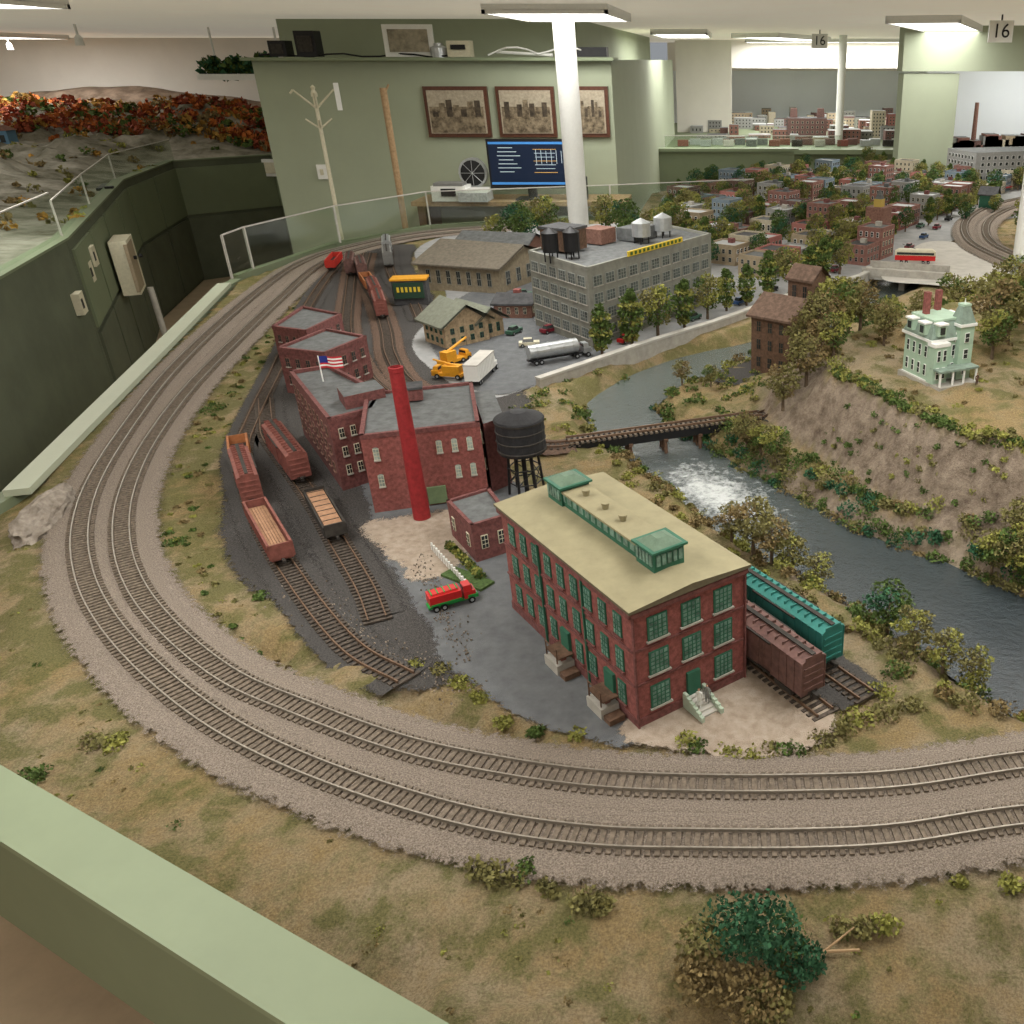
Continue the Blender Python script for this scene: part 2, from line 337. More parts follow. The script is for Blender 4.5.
patch('cinder_yard',[(-2.35,5.2),(-2.0,4.2),(-1.81,3.65),(-1.58,2.95),(-1.49,2.63),(-1.45,2.35),(-1.31,2.06),(-1.14,1.75),(-.95,1.57),(-.80,1.44),(-.67,1.33),(-.58,1.29),(-.52,1.34),(-.56,1.48),(-.7,1.7),(-.8,2.0),(-.75,2.3),(-.64,2.45),(-.72,2.85),(-1.1,3.3),(-1.3,3.9),(-1.8,5.0),(-2.0,5.6)],.0005,cind,feather=.06)
patch('asphalt_lot',[(-1.0,2.2),(-.86,1.9),(-.79,1.75),(-.69,1.6),(-.61,1.48),(-.55,1.38),(-.46,1.29),(-.37,1.215),(-.27,1.165),(-.17,1.15),(-.1,1.3),(-.3,1.6),(-.38,1.8),(-.5,2.0),(-.58,2.15),(-.8,2.3)],.002,asph,jit=.012,feather=.035)
patch('gravel_lot',[(-.88,1.93),(-.66,2.0),(-.6,1.93),(-.63,1.72),(-.69,1.66),(-.76,1.73),(-.84,1.82)],.0035,dirt,jit=.02,feather=.05)
patch('factory_apron',[(-.2,1.17),(-.1,1.13),(.0,1.11),(.1,1.13),(.16,1.2),(.1,1.27),(.0,1.36),(-.1,1.3)],.004,dirt,jit=.012,feather=.035)
patch('street_pavement',[(-1.3,3.5),(-1.05,3.05),(-.85,2.83),(-.72,2.93),(-.55,3.17),(-.36,3.43),(-.08,3.76),(.28,4.26),(.6,4.6),(.7,4.85),(1.0,5.2),(1.3,5.7),(1.9,6.6),(3.2,7.5),(3.25,10),(1.6,10.1),(.2,9.1),(-.6,7.9),(-.6,6.6),(-1.7,6.1),(-1.9,5.4),(-1.4,4.3)],.001,asph2,jit=0,feather=.02)
patch('asphalt_depot',[(-1.25,3.55),(-1.0,3.05),(-.82,2.86),(-.7,2.97),(-.52,3.25),(-.55,3.38),(-.88,3.8),(-.9,4.4),(-1.1,4.9),(-1.3,4.3),(-1.28,3.9)],.003,asph,jit=0,feather=.03)
patch('concrete_road',[(.72,4.6),(.95,4.45),(1.2,4.3),(1.45,4.3),(1.4,5.1),(1.3,5.6),(1.12,5.6),(.93,5.2)],.012,concW,jit=0,feather=.01)
# ------------------------------------------------------------ fascia
def wallrun(name,P,z0,z1,w,m,mt=None,lip=None):
    mb=MB()
    for i in range(len(P)-1):
        x1,y1=P[i];x2,y2=P[i+1];L=math.hypot(x2-x1,y2-y1);a=math.atan2(y2-y1,x2-x1);dz=.0006*(i%2)
        mb.box(((x1+x2)/2,(y1+y2)/2,(z0+z1)/2+dz),(L+w*.6,w,z1-z0),m,a)
        if lip: mb.box(((x1+x2)/2,(y1+y2)/2,z1+.004+dz),(L+w*.6,lip,.012),mt or m,a)
    return mb.obj(name)
wallrun('fascia_front',[(-1.56,1.22),(.80,.009)],-.19,.045,.075,fasG,fasL,.082)
wallrun('fascia_left',[(-1.9,1.66),(-1.89,2.13),(-2.56,4.5),(-2.58,4.66)],-.9,.0,.05,fasG)
wallrun('fascia_corner',[(-1.56,1.22),(-1.9,1.66)],-.19,.0,.05,fasG)
wallrun('trim_ledge',[(-1.86,2.1),(-2.54,4.45)],.0,.018,.06,mat('ledge_pale',(.36,.385,.29),.6,.04,5))
wallrun('fascia_back',[(-2.58,4.66),(-2.45,5.55),(-2.07,6.2),(-.76,6.75)],-.9,.02,.04,fasG)
simple('benchwork',[((.9,3.9,-.55),(2.6,4.2,.8),fasD),((1.3,8,-.55),(2.6,3.6,.8),fasD)])
def plex(name,P,z0,z1):
    mb=MB()
    for i in range(len(P)-1):
        x1,y1=P[i];x2,y2=P[i+1];L=math.hypot(x2-x1,y2-y1);a=math.atan2(y2-y1,x2-x1);c=((x1+x2)/2,(y1+y2)/2)
        mb.box((*c,(z0+z1)/2),(L,.006,z1-z0),plexi,a);mb.box((*c,z1),(L,.007,.006),concW,a)
        mb.box((x1,y1,(z0+z1)/2),(.010,.010,z1-z0),concW,a)
    mb.obj(name)
plex('plexiglass_guard',[(-2.55,4.56),(-2.56,4.8),(-2.4,5.55),(-2.06,6.2),(-.9,6.55),(.1,6.9)],.02,.23)
plex('plexiglass_guard',[(-3.12,3.6),(-3.62,4.95)],.15,.38)
plex('plexiglass_guard',[(-3.62,4.95),(-4.25,6.15),(-4.95,7.55),(-5.3,9.0)],.15,.34)
plex('plexiglass_guard',[(-.9,11.5),(1.2,11.5)],.05,.2)
# ------------------------------------------------------------ tracks
yd=dict(bal=.04,slope=.03,bm=cind,rm=rust,tm=tieD,base=.0008,sp=.0145)
yb=dict(yd);yb['bm']=mat('rusty_ballast',(.07,.045,.033),.95,0,200,.8,500,col2=(.18,.115,.08))
inner=[(3.1,1.13),(1.5,1.13),(.7,1.12),(.45,1.09),(.25,1.05),(.09,1.04),(-.06,1.04),(-.22,1.05),(-.38,1.08),(-.55,1.13),(-.75,1.22),(-.92,1.31),(-1.11,1.46),(-1.28,1.63),(-1.43,1.83),(-1.57,2.08),(-1.71,2.42),(-1.86,2.91),(-2.0,3.52),(-2.14,4.19),(-2.27,4.9),(-2.25,5.35),(-2.0,5.85),(-1.4,6.2)]
outer=OUT+[(-2.4,5.0),(-2.35,5.42),(-2.05,5.98),(-1.4,6.32)]
CI=track('mainline_track',inner,z=.008);CO=track('mainline_track',outer,z=.0085)
YA=track('yard_track',[(-2.22,5.1),(-2.05,4.4),(-1.85,3.7),(-1.66,3.1),(-1.52,2.65),(-1.40,2.33),(-1.15,1.92),(-.94,1.64),(-.74,1.41),(-.6,1.31)],z=.003,**yd)
YB=track('yard_track',[(-1.56,2.8),(-1.46,2.6),(-1.37,2.44),(-1.09,2.06),(-.92,1.81),(-.79,1.62),(-.72,1.5)],z=.003,**yd)
YC=track('yard_track',[(-2.15,5.1),(-1.88,4.35),(-1.6,3.6),(-1.35,3.1),(-1.18,2.85),(-.95,2.6),(-.75,2.46),(-.56,2.4),(-.47,2.42)],z=.006,**yb)
YD=track('yard_track',[(-2.15,5.3),(-1.95,4.7),(-1.68,4.15),(-1.46,3.65),(-1.32,3.3),(-1.15,2.98),(-.98,2.8)],z=.004,**yb)
YE=track('yard_track',[(-2.1,5.5),(-1.82,4.75),(-1.56,4.25),(-1.36,3.8)],z=.004,**yd)
YF=track('yard_track',[(-1.75,3.6),(-1.5,3.1),(-1.3,2.72),(-1.12,2.5)],z=.005,**yb)
track('mill_spur',[(.05,2.63),(.2,2.8),(.25,3.0)],z=.006,**yd)
dl=np.array([-.62,.785]);du=np.array([.785,.62])
def fp(s,t): return np.array([-.17,1.18])+dl*s+du*t
S1=track('factory_spur',[tuple(fp(.62,.30)),tuple(fp(.3,.272)),tuple(fp(.05,.272)),tuple(fp(-.17,.268))],z=.003,**yd)
S2=track('factory_spur',[tuple(fp(.62,.32)),tuple(fp(.4,.35)),tuple(fp(.2,.358)),tuple(fp(-.18,.356))],z=.0035,**yd)
UP=track('upper_track',[(1.6,4.2),(1.45,4.9),(1.38,5.6),(1.6,6.5),(2.1,7.3),(3.0,8.0)],z=.03)
track('upper_track',[(1.75,4.2),(1.58,4.9),(1.5,5.55),(1.72,6.4),(2.2,7.15),(3.0,7.8)],z=.031)
mb=MB();b0=np.array([-.5,2.415]);b1=np.array([.06,2.635]);bd=(b1-b0);BL=np.linalg.norm(bd);bd/=BL;ba=math.atan2(bd[1],bd[0]);bn=np.array([-bd[1],bd[0]])
bc=(b0+b1)/2
for s in(-.024,.024):
    mb.box((bc[0]+bn[0]*s,bc[1]+bn[1]*s,.0),(BL,.006,.026),black,ba)
for i in range(38):
    p=b0+bd*(i+.5)*BL/38;mb.box((p[0],p[1],.015),(.008,.062,.006),tieM,ba)
for s in(-.017,.017): mb.box((bc[0]+bn[0]*s,bc[1]+bn[1]*s,.021),(BL,.004,.006),rust,ba)
for t in(.1,.3,.48,.66,.84):
    p=b0+bd*BL*t
    for s in(-.022,0,.022):
        mb.cyl((p[0]+bn[0]*s*1.3,p[1]+bn[1]*s*1.3,-.09),(p[0]+bn[0]*s,p[1]+bn[1]*s,-.012),.006,.005,woodB,8)
    mb.box((p[0],p[1],-.014),(.012,.066,.008),woodB,ba)
    mb.box((p[0],p[1],-.05),(.006,.06,.006),woodB,ba)
mb.obj('railroad_trestle_bridge')
# ------------------------------------------------------------ buildings
def outn(poly,i):
    ar=sum(poly[j][0]*poly[(j+1)%len(poly)][1]-poly[(j+1)%len(poly)][0]*poly[j][1] for j in range(len(poly)))
    x1,y1=poly[i];x2,y2=poly[(i+1)%len(poly)];L=math.hypot(x2-x1,y2-y1);d=((x2-x1)/L,(y2-y1)/L)
    n=(d[1],-d[0]) if ar>0 else (-d[1],d[0]);return (x1,y1),d,n,L
def windows(mb,poly,i,z0,z1,rows,cols,wf=.5,hf=.6,fm=None,gm=None,mull=(2,3),m0=.05,sill=None,arch=None,skip=()):
    (x,y),d,n,L=outn(poly,i);a=math.atan2(d[1],d[0]);fm=fm or white;gm=gm or glassD
    cw=L*(1-2*m0)/cols;rh=(z1-z0)/rows;w=cw*wf;h=rh*hf
    for r in range(rows):
        for c in range(cols):
            if (r,c) in skip: continue
            s=L*m0+cw*(c+.5);zc=z0+rh*(r+.5);px,py=x+d[0]*s,y+d[1]*s
            e=.0015
            mb.box((px+n[0]*e*.6,py+n[1]*e*.6,zc),(w,e*2,h),fm,a)
            mb.box((px+n[0]*e*1.2,py+n[1]*e*1.2,zc),(w*.84,e*1.6,h*.9),gm,a)
            for k in range(1,mull[0]):
                o=(k/mull[0]-.5)*w*.84;mb.box((px+d[0]*o+n[0]*e*1.7,py+d[1]*o+n[1]*e*1.7,zc),(w*.05,e*1.6,h*.9),fm,a)
            for k in range(1,mull[1]):
                o=(k/mull[1]-.5)*h*.9;mb.box((px+n[0]*e*1.7,py+n[1]*e*1.7,zc+o),(w*.84,e*1.6,h*.035),fm,a)
            if sill: mb.box((px+n[0]*e*1.5,py+n[1]*e*1.5,zc-h/2-.0015),(w*1.15,e*4,.003),sill,a)
            if arch:
                vs=[];K=8
                for q in range(K+1):
                    t=math.pi*q/K
                    vs.append((px+n[0]*e*1.6+d[0]*math.cos(t)*w/2,py+n[1]*e*1.6+d[1]*math.cos(t)*w/2,zc+h/2-.0005+math.sin(t)*w*.28))
                mb.add(vs,[tuple(range(K+1))],arch)
def parapet(mb,poly,z,h,t,m):
    for i in range(len(poly)):
        (x,y),d,n,L=outn(poly,i);a=math.atan2(d[1],d[0])
        mb.box((x+d[0]*L/2-n[0]*t*.4,y+d[1]*L/2-n[1]*t*.4,z+h/2),(L+t*.2,t,h),m,a)
def offs(poly,o):
    cx=sum(p[0] for p in poly)/len(poly);cy=sum(p[1] for p in poly)/len(poly);R=[]
    for p in poly:
        dx,dy=p[0]-cx,p[1]-cy;l=math.hypot(dx,dy);R.append((p[0]+dx/l*o,p[1]+dy/l*o))
    return R
W_,L_=.225,.47;FH=.232
FP=[tuple(fp(0,0)),tuple(fp(0,W_)),tuple(fp(L_,W_)),tuple(fp(L_,0))]
mb=MB();mb.prism(FP,-.01,FH,brick);fa=math.atan2(du[1],du[0])
mb.prism(offs(FP,.003),-.01,.02,brick2)
gl=mat('factory_pane',(.13,.22,.18),.3,.5,60)
windows(mb,FP,0,.02,.222,3,3,.58,.66,greenT,gl,(4,5),.06,conc,skip=((0,1),))
windows(mb,FP,3,.02,.222,3,9,.5,.62,greenT,gl,(3,4),.04,brick2,skip=((0,4),(0,7)))
windows(mb,FP,1,.02,.222,3,8,.6,.62,greenT,gl,(3,4),.04,conc)
windows(mb,FP,2,.02,.222,3,3,.58,.66,greenT,gl,(4,5),.06,conc)
for i,cols in((0,3),(3,9)):
    (x,y),d,n,L=outn(FP,i);a=math.atan2(d[1],d[0])
    for z in(.088,.155): mb.box((x+d[0]*L/2+n[0]*.0015,y+d[1]*L/2+n[1]*.0015,z),(L,.003,.004),brick2,a)
    mb.box((x+d[0]*L/2+n[0]*.003,y+d[1]*L/2+n[1]*.003,.226),(L+.008,.008,.008),brick2,a)
(x,y),d,n,L=outn(FP,0);a=math.atan2(d[1],d[0])
mb.box((x+d[0]*L*.5+n[0]*.003,y+d[1]*L*.5+n[1]*.003,.045),(.026,.006,.05),greenT,a)
for t in(.0,1.0): mb.box((x+d[0]*L*t+n[0]*.003,y+d[1]*L*t+n[1]*.003,.115),(.003,.005,.225),brick2,a)
(x,y),d,n,L=outn(FP,3);a=math.atan2(d[1],d[0])
for t in(.5,.83): mb.box((x+d[0]*L*t+n[0]*.003,y+d[1]*L*t+n[1]*.003,.05),(.03,.006,.05),greenT,a)
for t in(.33,.67): mb.box((x+d[0]*L*t+n[0]*.003,y+d[1]*L*t+n[1]*.003,.115),(.003,.004,.225),greenT,a)
o_=.009
c4=[fp(-o_,-o_),fp(-o_,W_+o_),fp(L_+o_,W_+o_),fp(L_+o_,-o_)];r0=fp(-o_,W_/2);r1=fp(L_+o_,W_/2)
V=[(*p,FH+.001) for p in c4]+[(*p,FH+.006) for p in c4]+[(*r0,FH+.015),(*r1,FH+.015)]
edgeM=mat('roof_edge',(.13,.11,.07),.9,.1)
mb.add(V,[(0,3,2,1),(0,1,5,4),(1,2,6,5),(2,3,7,6),(3,0,4,7),(4,5,8),(6,7,9)],edgeM)
mb.add([V[4],V[8],V[9],V[7],V[5],V[6]],[(0,1,2,3),(1,4,5,2)],roofT)
def mbox(s,t,z,ls,lt,lz,m,tp=1): p=fp(s,t);mb.box((p[0],p[1],z),(lt,ls,lz),m,fa,tp)
mc=W_/2
vg=mat('roof_vent_green',(.12,.18,.125),.7,.15)
mbox(.25,mc,FH+.026,.30,.05,.028,greenT);mbox(.25,mc,FH+.042,.31,.058,.004,roofT)
for s in(.085,.40):
    mbox(s,mc,FH+.03,.055,.06,.038,greenT);mbox(s,mc,FH+.051,.066,.070,.004,greenT);mbox(s,mc,FH+.058,.058,.06,.012,vg,.35)
    for q in range(-2,3):
        p=fp(s-.0285,mc+q*.011);mb.box((p[0],p[1],FH+.034),(.007,.003,.02),gl,fa)
        p=fp(s+q*.01,mc-.031);mb.box((p[0],p[1],FH+.034),(.003,.007,.02),gl,fa)
for q in range(12):
    for sd in(-1,1):
        p=fp(.13+.022*q,mc+sd*.0255);mb.box((p[0],p[1],FH+.03),(.0015,.014,.014),gl,fa)
for s in(.2,.26,.33): p=fp(s,mc+.0);mb.cyl((p[0],p[1],FH+.042),(p[0],p[1],FH+.056),.005,.008,roofT,10)
for s in(.08,.235):
    mbox(s,-.02,.012,.05,.035,.022,conc);mbox(s,-.018,.036,.05,.03,.003,woodB);mbox(s-.038,-.02,.007,.02,.03,.012,woodB)
    mbox(s+.01,-.015,.03,.012,.012,.014,woodL);mbox(s-.01,-.018,.028,.01,.01,.01,carR)
    for q in(-.02,.02): p=fp(s+q,-.034);mb.box((p[0],p[1],.04),(.002,.002,.03),woodB,fa)
    mbox(s,-.034,.055,.045,.002,.002,woodB)
for k in range(6):
    p=fp(-.008-.009*k,W_/2);mb.box((p[0],p[1],(.024-.004*k)/2),(.034,.01,.024-.004*k),concW,fa)
for sd in(-1,1):
    for k in range(6):
        p=fp(-.008-.009*k,W_/2+sd*.02);mb.box((p[0],p[1],(.034-.004*k)/2),(.006,.011,.034-.004*k),mat('stair_cheek',(.42,.50,.40),.8,.1),fa)
mb.obj('brick_factory')
M2=[(-.90,1.98),(-.64,2.07),(-.74,2.38),(-1.0,2.29)]
mb=MB();mb.prism(M2,-.01,.2,brick,roofG);parapet(mb,M2,.195,.012,.01,brick2)
windows(mb,M2,0,.05,.19,2,7,.38,.42,cream,glassW,(2,3),.04,conc,arch=glassW,skip=((0,3),(0,4),(1,3),(0,1),(1,1)))
windows(mb,M2,1,.05,.19,2,6,.40,.42,cream,glassW,(2,3),.04,conc,arch=glassW)
(x,y),d,n,L=outn(M2,0);a=math.atan2(d[1],d[0])
mb.box((x+d[0]*L*.55+n[0]*.004,y+d[1]*L*.55+n[1]*.004,.03),(.045,.006,.045),mat('door_green',(.15,.21,.11),.8,.1),a)
mb.box((-.86,2.25,.22),(.05,.05,.03),brick2,.3);mb.box((-.86,2.25,.238),(.055,.055,.006),roofD,.3)
mb.prism([(-.64,2.10),(-.60,2.15),(-.68,2.36),(-.73,2.34)],-.01,.19,brick2,roofG)
mb.obj('brick_mill')
mb=MB();mb.lathe((-.775,1.953,0),[(.0205,-.01),(.0205,.0),(.0155,.372),(.0165,.373),(.0165,.383),(.012,.384),(.012,.36)],redch,20);mb.obj('smokestack')
FB=[(-1.03,2.11),(-.95,2.19),(-.97,2.32),(-1.21,2.56),(-1.30,2.5)]
mb=MB();mb.prism(FB,-.01,.19,brick2,roofG);parapet(mb,FB,.186,.014,.01,brick2)
windows(mb,FB,0,.03,.18,3,3,.45,.5,cream,glassD,(2,2),.1,conc)
windows(mb,FB,4,.03,.18,3,9,.4,.5,brick3,glassD,(2,2),.04,brick3)
mb.prism([(-1.02,2.2),(-.94,2.27),(-.99,2.34),(-1.07,2.28)],.19,.225,brick2,roofG)
mb.prism([(-.98,2.2),(-.93,2.17),(-.9,2.29),(-.95,2.33)],-.01,.13,brick2,roofG)
mb.obj('brick_warehouse')
mb=MB();mb.cyl((-1.175,2.43,.19),(-1.175,2.43,.265),.002,.0015,white,8)
fr=mat('flag_red',(.5,.03,.04),.8,0);fw=white;fb=mat('flag_blue',(.02,.03,.2),.8,0)
for k in range(7):
    for j in range(8):
        w0=.005*math.sin(j*.9);w1=.005*math.sin((j+1)*.9);z=.263-.0048*k;x0=-1.175+j*.008;x1=x0+.008
        mb.add([(x0,2.43+w0,z-.0048),(x1,2.43+w1,z-.0048),(x1,2.43+w1,z),(x0,2.43+w0,z)],[(0,1,2,3)],fb if(k<4 and j<3) else(fr if k%2==0 else fw))
mb.obj('american_flag')
for P,h in(([(-1.52,2.88),(-1.34,2.82),(-1.28,3.02),(-1.46,3.12)],.15),([(-1.70,3.22),(-1.55,3.16),(-1.52,3.4),(-1.72,3.52)],.13)):
    mb=MB();mb.prism(P,-.01,h,brick2,roofG);parapet(mb,P,h-.004,.012,.01,brick2)
    for i in(0,1,3): windows(mb,P,i,.02,h-.01,2,4,.4,.5,brick3,glassD,(2,2),.06,conc)
    mb.obj('brick_yard_shop')
P=[(-.585,1.735),(-.515,1.79),(-.595,1.93),(-.675,1.86)]
mb=MB();mb.prism(P,-.01,.09,brick2,roofG);parapet(mb,P,.088,.008,.008,brick2)
windows(mb,P,0,.015,.08,1,2,.4,.5,cream,glassD);windows(mb,P,3,.015,.08,1,3,.35,.5,cream,glassD,skip=((0,1),))
mb.obj('brick_boiler_house')
mb=MB();fa_=math.atan2(-.16,.12)
for i in range(14):
    t=i/13;mb.box((-.70+.12*t,1.79-.16*t,.011),(.004,.004,.022),white,fa_)
mb.box((-.64,1.71,.010),(.2,.003,.016),concW,fa_)
mb.obj('white_fence')
mb=MB()
for i in range(16): mb.leaves((-.665+.11*i/15,1.79-.14*i/15+.01,.012),(.012,.012,.012),50,.004,G3 if i%3 else G1)
mb.box((-.585,1.66,.005),(.12,.04,.006),mat('lawn_green',(.06,.10,.03),.95,.4,150),math.atan2(-.08,.13))
mb.obj('hedge')
mb=MB();tc=(-.55,2.1)
mb.lathe((*tc,.112),[(.04,0),(.058,.006),(.06,.01),(.06,.09),(.063,.092),(.06,.096),(.02,.112),(.0,.114)],mat('tank_black',(.02,.02,.022),.7,.3,60),24)
for z in(.125,.15,.175,.198): mb.lathe((*tc,z),[(.0605,0),(.062,.001),(.062,.003),(.0605,.004)],truckM,24)
for i in range(6):
    t=2*math.pi*i/6+.3
    mb.cyl((tc[0]+.045*math.cos(t),tc[1]+.045*math.sin(t),-.005),(tc[0]+.036*math.cos(t),tc[1]+.036*math.sin(t),.113),.0035,.0035,black,8)
    for z in(.035,.075):
        mb.cyl((tc[0]+.042*math.cos(t),tc[1]+.042*math.sin(t),z),(tc[0]+.042*math.cos(t+1.047),tc[1]+.042*math.sin(t+1.047),z),.0018,.0018,black,6)
    mb.cyl((tc[0]+.042*math.cos(t),tc[1]+.042*math.sin(t),.035),(tc[0]+.04*math.cos(t+1.047),tc[1]+.04*math.sin(t+1.047),.075),.0012,.0012,black,6)
mb.cyl((*tc,0),(*tc,.113),.006,.006,black,10)
mb.obj('water_tower')
GP=[(-.57,3.4),(-.13,4.14),(-.45,4.5),(-.86,3.74)]
mb=MB();mb.prism(GP,-.01,.3,grayB,roofG);parapet(mb,GP,.296,.014,.012,grayB)
pane=mat('factory_glass_gray',(.08,.095,.09),.3,.5,30);pf=mat('pane_frame_gray',(.27,.28,.26),.7,.1)
windows(mb,GP,0,.02,.285,4,11,.74,.60,pf,pane,(3,3),.02,conc)
windows(mb,GP,3,.02,.285,4,6,.74,.60,pf,pane,(3,3),.02,conc)
windows(mb,GP,1,.02,.285,4,6,.74,.60,pf,pane,(3,3),.02,conc)
(x,y),d,n,L=outn(GP,0);a=math.atan2(d[1],d[0])
mb.box((x+d[0]*L*.5+n[0]*.008,y+d[1]*L*.5+n[1]*.008,.320),(.38,.006,.020),yroof,a)
for q in range(13):
    s=L*.5-.17+.028*q;mb.box((x+d[0]*s+n[0]*.012,y+d[1]*s+n[1]*.012,.320),(.012,.003,.012),mat('sign_lettering',(.05,.12,.03),.6,0),a)
mb.box((-.72,3.78,.35),(.12,.14,.08),woodB,a);mb.box((-.72,3.78,.395),(.13,.15,.01),roofD,a)
mb.box((-.60,3.95,.335),(.1,.1,.06),brick3,a);mb.box((-.45,4.05,.33),(.16,.1,.05),roofG,a)
for p in((-.66,3.62),(-.74,3.60)):
    mb.lathe((p[0],p[1],.33),[(.032,0),(.032,.07),(.034,.072),(.0,.095)],black,14)
    for t in range(4): mb.cyl((p[0]+.025*math.cos(t*1.57),p[1]+.025*math.sin(t*1.57),.29),(p[0]+.025*math.cos(t*1.57),p[1]+.025*math.sin(t*1.57),.332),.003,.003,black,6)
for p in((-.42,3.95),(-.34,4.1)):
    mb.lathe((p[0],p[1],.33),[(.04,0),(.04,.055),(.0,.075)],silver,14)
    for t in range(4): mb.cyl((p[0]+.03*math.cos(t*1.57),p[1]+.03*math.sin(t*1.57),.29),(p[0]+.03*math.cos(t*1.57),p[1]+.03*math.sin(t*1.57),.332),.003,.003,black,6)
mb.obj('industrial_building')
def gable(name,P,h,r,wm,rm,ov=.02,wins=None,fm=None,extra=None):
    mb=MB();mb.prism(P,-.01,h,wm)
    Q=offs(P,ov);m03=((P[0][0]+P[3][0])/2,(P[0][1]+P[3][1])/2);m12=((P[1][0]+P[2][0])/2,(P[1][1]+P[2][1])/2)
    e=np.array(m12)-np.array(m03);e/=np.linalg.norm(e);R0=(m03[0]-e[0]*ov*.7,m03[1]-e[1]*ov*.7,h+r);R1=(m12[0]+e[0]*ov*.7,m12[1]+e[1]*ov*.7,h+r)
    q=[(a,b,h-.002) for a,b in Q];q2=[(a,b,h+.006) for a,b in Q];r2=[(R0[0],R0[1],h+r+.008),(R1[0],R1[1],h+r+.008)]
    mb.add(q2+r2,[(0,1,5,4),(2,3,4,5)],rm);mb.add(q+q2,[(0,1,5,4),(2,3,7,6)],rm)
    mb.add(q+[R0,R1],[(0,4,5,1),(2,5,4,3)],rm)
    mb.add([(*P[0],h),(*P[3],h),(*m03,h+r),(*P[1],h),(*P[2],h),(*m12,h+r)],[(0,2,1),(3,4,5)],wm)
    for i,(rw,cl) in (wins or {}).items(): windows(mb,P,i,.01,h,rw,cl,.4,.6,fm or white,glassD,(2,2),.06)
    if extra: extra(mb)
    return mb.obj(name)
gable('engine_house',[(-1.56,4.42),(-1.14,4.3),(-1.0,4.7),(-1.42,4.9)],.12,.07,mat('shed_tan',(.23,.19,.13),.9,.2),mat('roof_brown',(.15,.13,.10),.9,.2),.03,{0:(1,7),1:(1,4)},grayB)
gable('engine_house',[(-1.55,5.0),(-1.15,4.92),(-1.1,5.2),(-1.5,5.3)],.10,.05,brick3,roofG,.02,{0:(1,7)},white)
gable('depot_station',[(-1.25,3.5),(-1.13,3.38),(-1.0,3.52),(-1.12,3.66)],.085,.07,mat('depot_stone',(.36,.27,.17),.9,.3,80),mat('roof_sage',(.17,.18,.14),.9,.15),.03,{0:(2,4),1:(2,4)},greenT)
gable('depot_wing',[(-1.2,3.62),(-1.04,3.5),(-.96,3.6),(-1.1,3.74)],.07,.05,MC['depot_stone'],MC['roof_sage'],.03,{1:(1,3)},greenT)
def ex(mb): mb.box((-.97,3.93,.09),(.03,.03,.04),brick)
gable('freight_office',[(-1.06,3.85),(-.9,3.85),(-.88,3.98),(-1.04,4.0)],.06,.03,brick3,roofD,.015,{0:(1,4),1:(1,3)},cream,ex)
mb=MB();mb.box((-1.50,4.12,.06),(.15,.08,.11),roofD,.15);mb.box((-1.50,4.12,.117),(.16,.09,.008),yel,.15);mb.box((-1.495,4.075,.07),(.13,.008,.07),mat('sign_darkgreen',(.02,.05,.03),.6,0),.15)
for q in range(6): mb.box((-1.54+.018*q,4.064+.003*q,.075),(.01,.004,.022),yroof,.15)
mb.obj('billboard')
gable('wooden_grist_mill',[(.04,3.12),(.17,3.03),(.28,3.15),(.15,3.26)],.20,.06,woodB,mat('roof_rust',(.14,.09,.065),.9,.3),.02,{0:(3,3),1:(3,3)},woodB)
gable('mill_tower',[(.17,3.2),(.25,3.14),(.31,3.22),(.23,3.28)],.31,.04,woodB,MC['roof_rust'],.012,{0:(4,2),1:(4,2)},woodB)
patch('mill_yard',[(-.1,3.02),(.1,2.95),(.3,3.0),(.4,3.2),(.2,3.35),(.0,3.2)],.0,cind)
RWP=spline([(-.69,2.95),(-.54,3.15),(-.35,3.41),(-.08,3.74),(.29,4.26),(.61,4.6),(.68,4.8)],.1)
mb=MB()
for i in range(len(RWP)-1):
    a=RWP[i];b=RWP[i+1];L=np.linalg.norm(b-a);an=math.atan2(b[1]-a[1],b[0]-a[0]);c=(a+b)/2
    mb.box((c[0],c[1],-.035),(L+.004,.02,.12),conc,an);mb.box((c[0],c[1],.028),(L+.004,.028,.008),concW,an)
mb.obj('retaining_wall')
mb=MB();mb.box((.86,4.72,.0),(.42,.2,.02),concW,-.35)
for s in(-.1,.1): mb.box((.86+s*.34,4.72+s*.94,.025),(.42,.014,.04),conc,-.35)
for t in(-.19,.0,.19): mb.box((.86+t*.94,4.72-t*.34,-.06),(.03,.2,.12),conc,-.35)
mb.obj('road_bridge')
# ------------------------------------------------------------ victorian house
hz=ground(.53,2.46)-.004
mb=MB()
def vb(x,y,z,sx,sy,sz,m,tp=1): mb.box((x,y,z),(sx,sy,sz),m,0,tp)
vb(0,0,.006,.15,.15,.02,conc);vb(0,0,.075,.13,.13,.12,mint);vb(.0,0,.014,.134,.134,.008,white)
vb(0,0,.138,.146,.146,.008,white)
vb(0,0,.165,.142,.142,.05,mintD,.76);vb(0,0,.193,.112,.112,.006,mint)
vb(-.045,-.075,.07,.05,.03,.11,mint);vb(-.045,-.075,.13,.056,.036,.01,white)
vb(.045,-.06,.09,.05,.05,.17,mint);vb(.045,-.06,.178,.06,.06,.008,white);vb(.045,-.06,.205,.054,.054,.05,mintD,.45);vb(.045,-.06,.233,.028,.028,.006,mint)
mb.cyl((.045,-.06,.235),(.045,-.06,.25),.002,.001,white,6)
vb(0,-.1,.01,.14,.06,.012,conc);vb(-.0,-.1,.06,.14,.05,.006,mintD)
for x in(-.065,-.02,.02,.065): vb(x,-.12,.035,.005,.005,.045,white)
for k in range(4): vb(0,-.135-.006*k,.008-.002*k,.03,.008,.012-.002*k,conc)
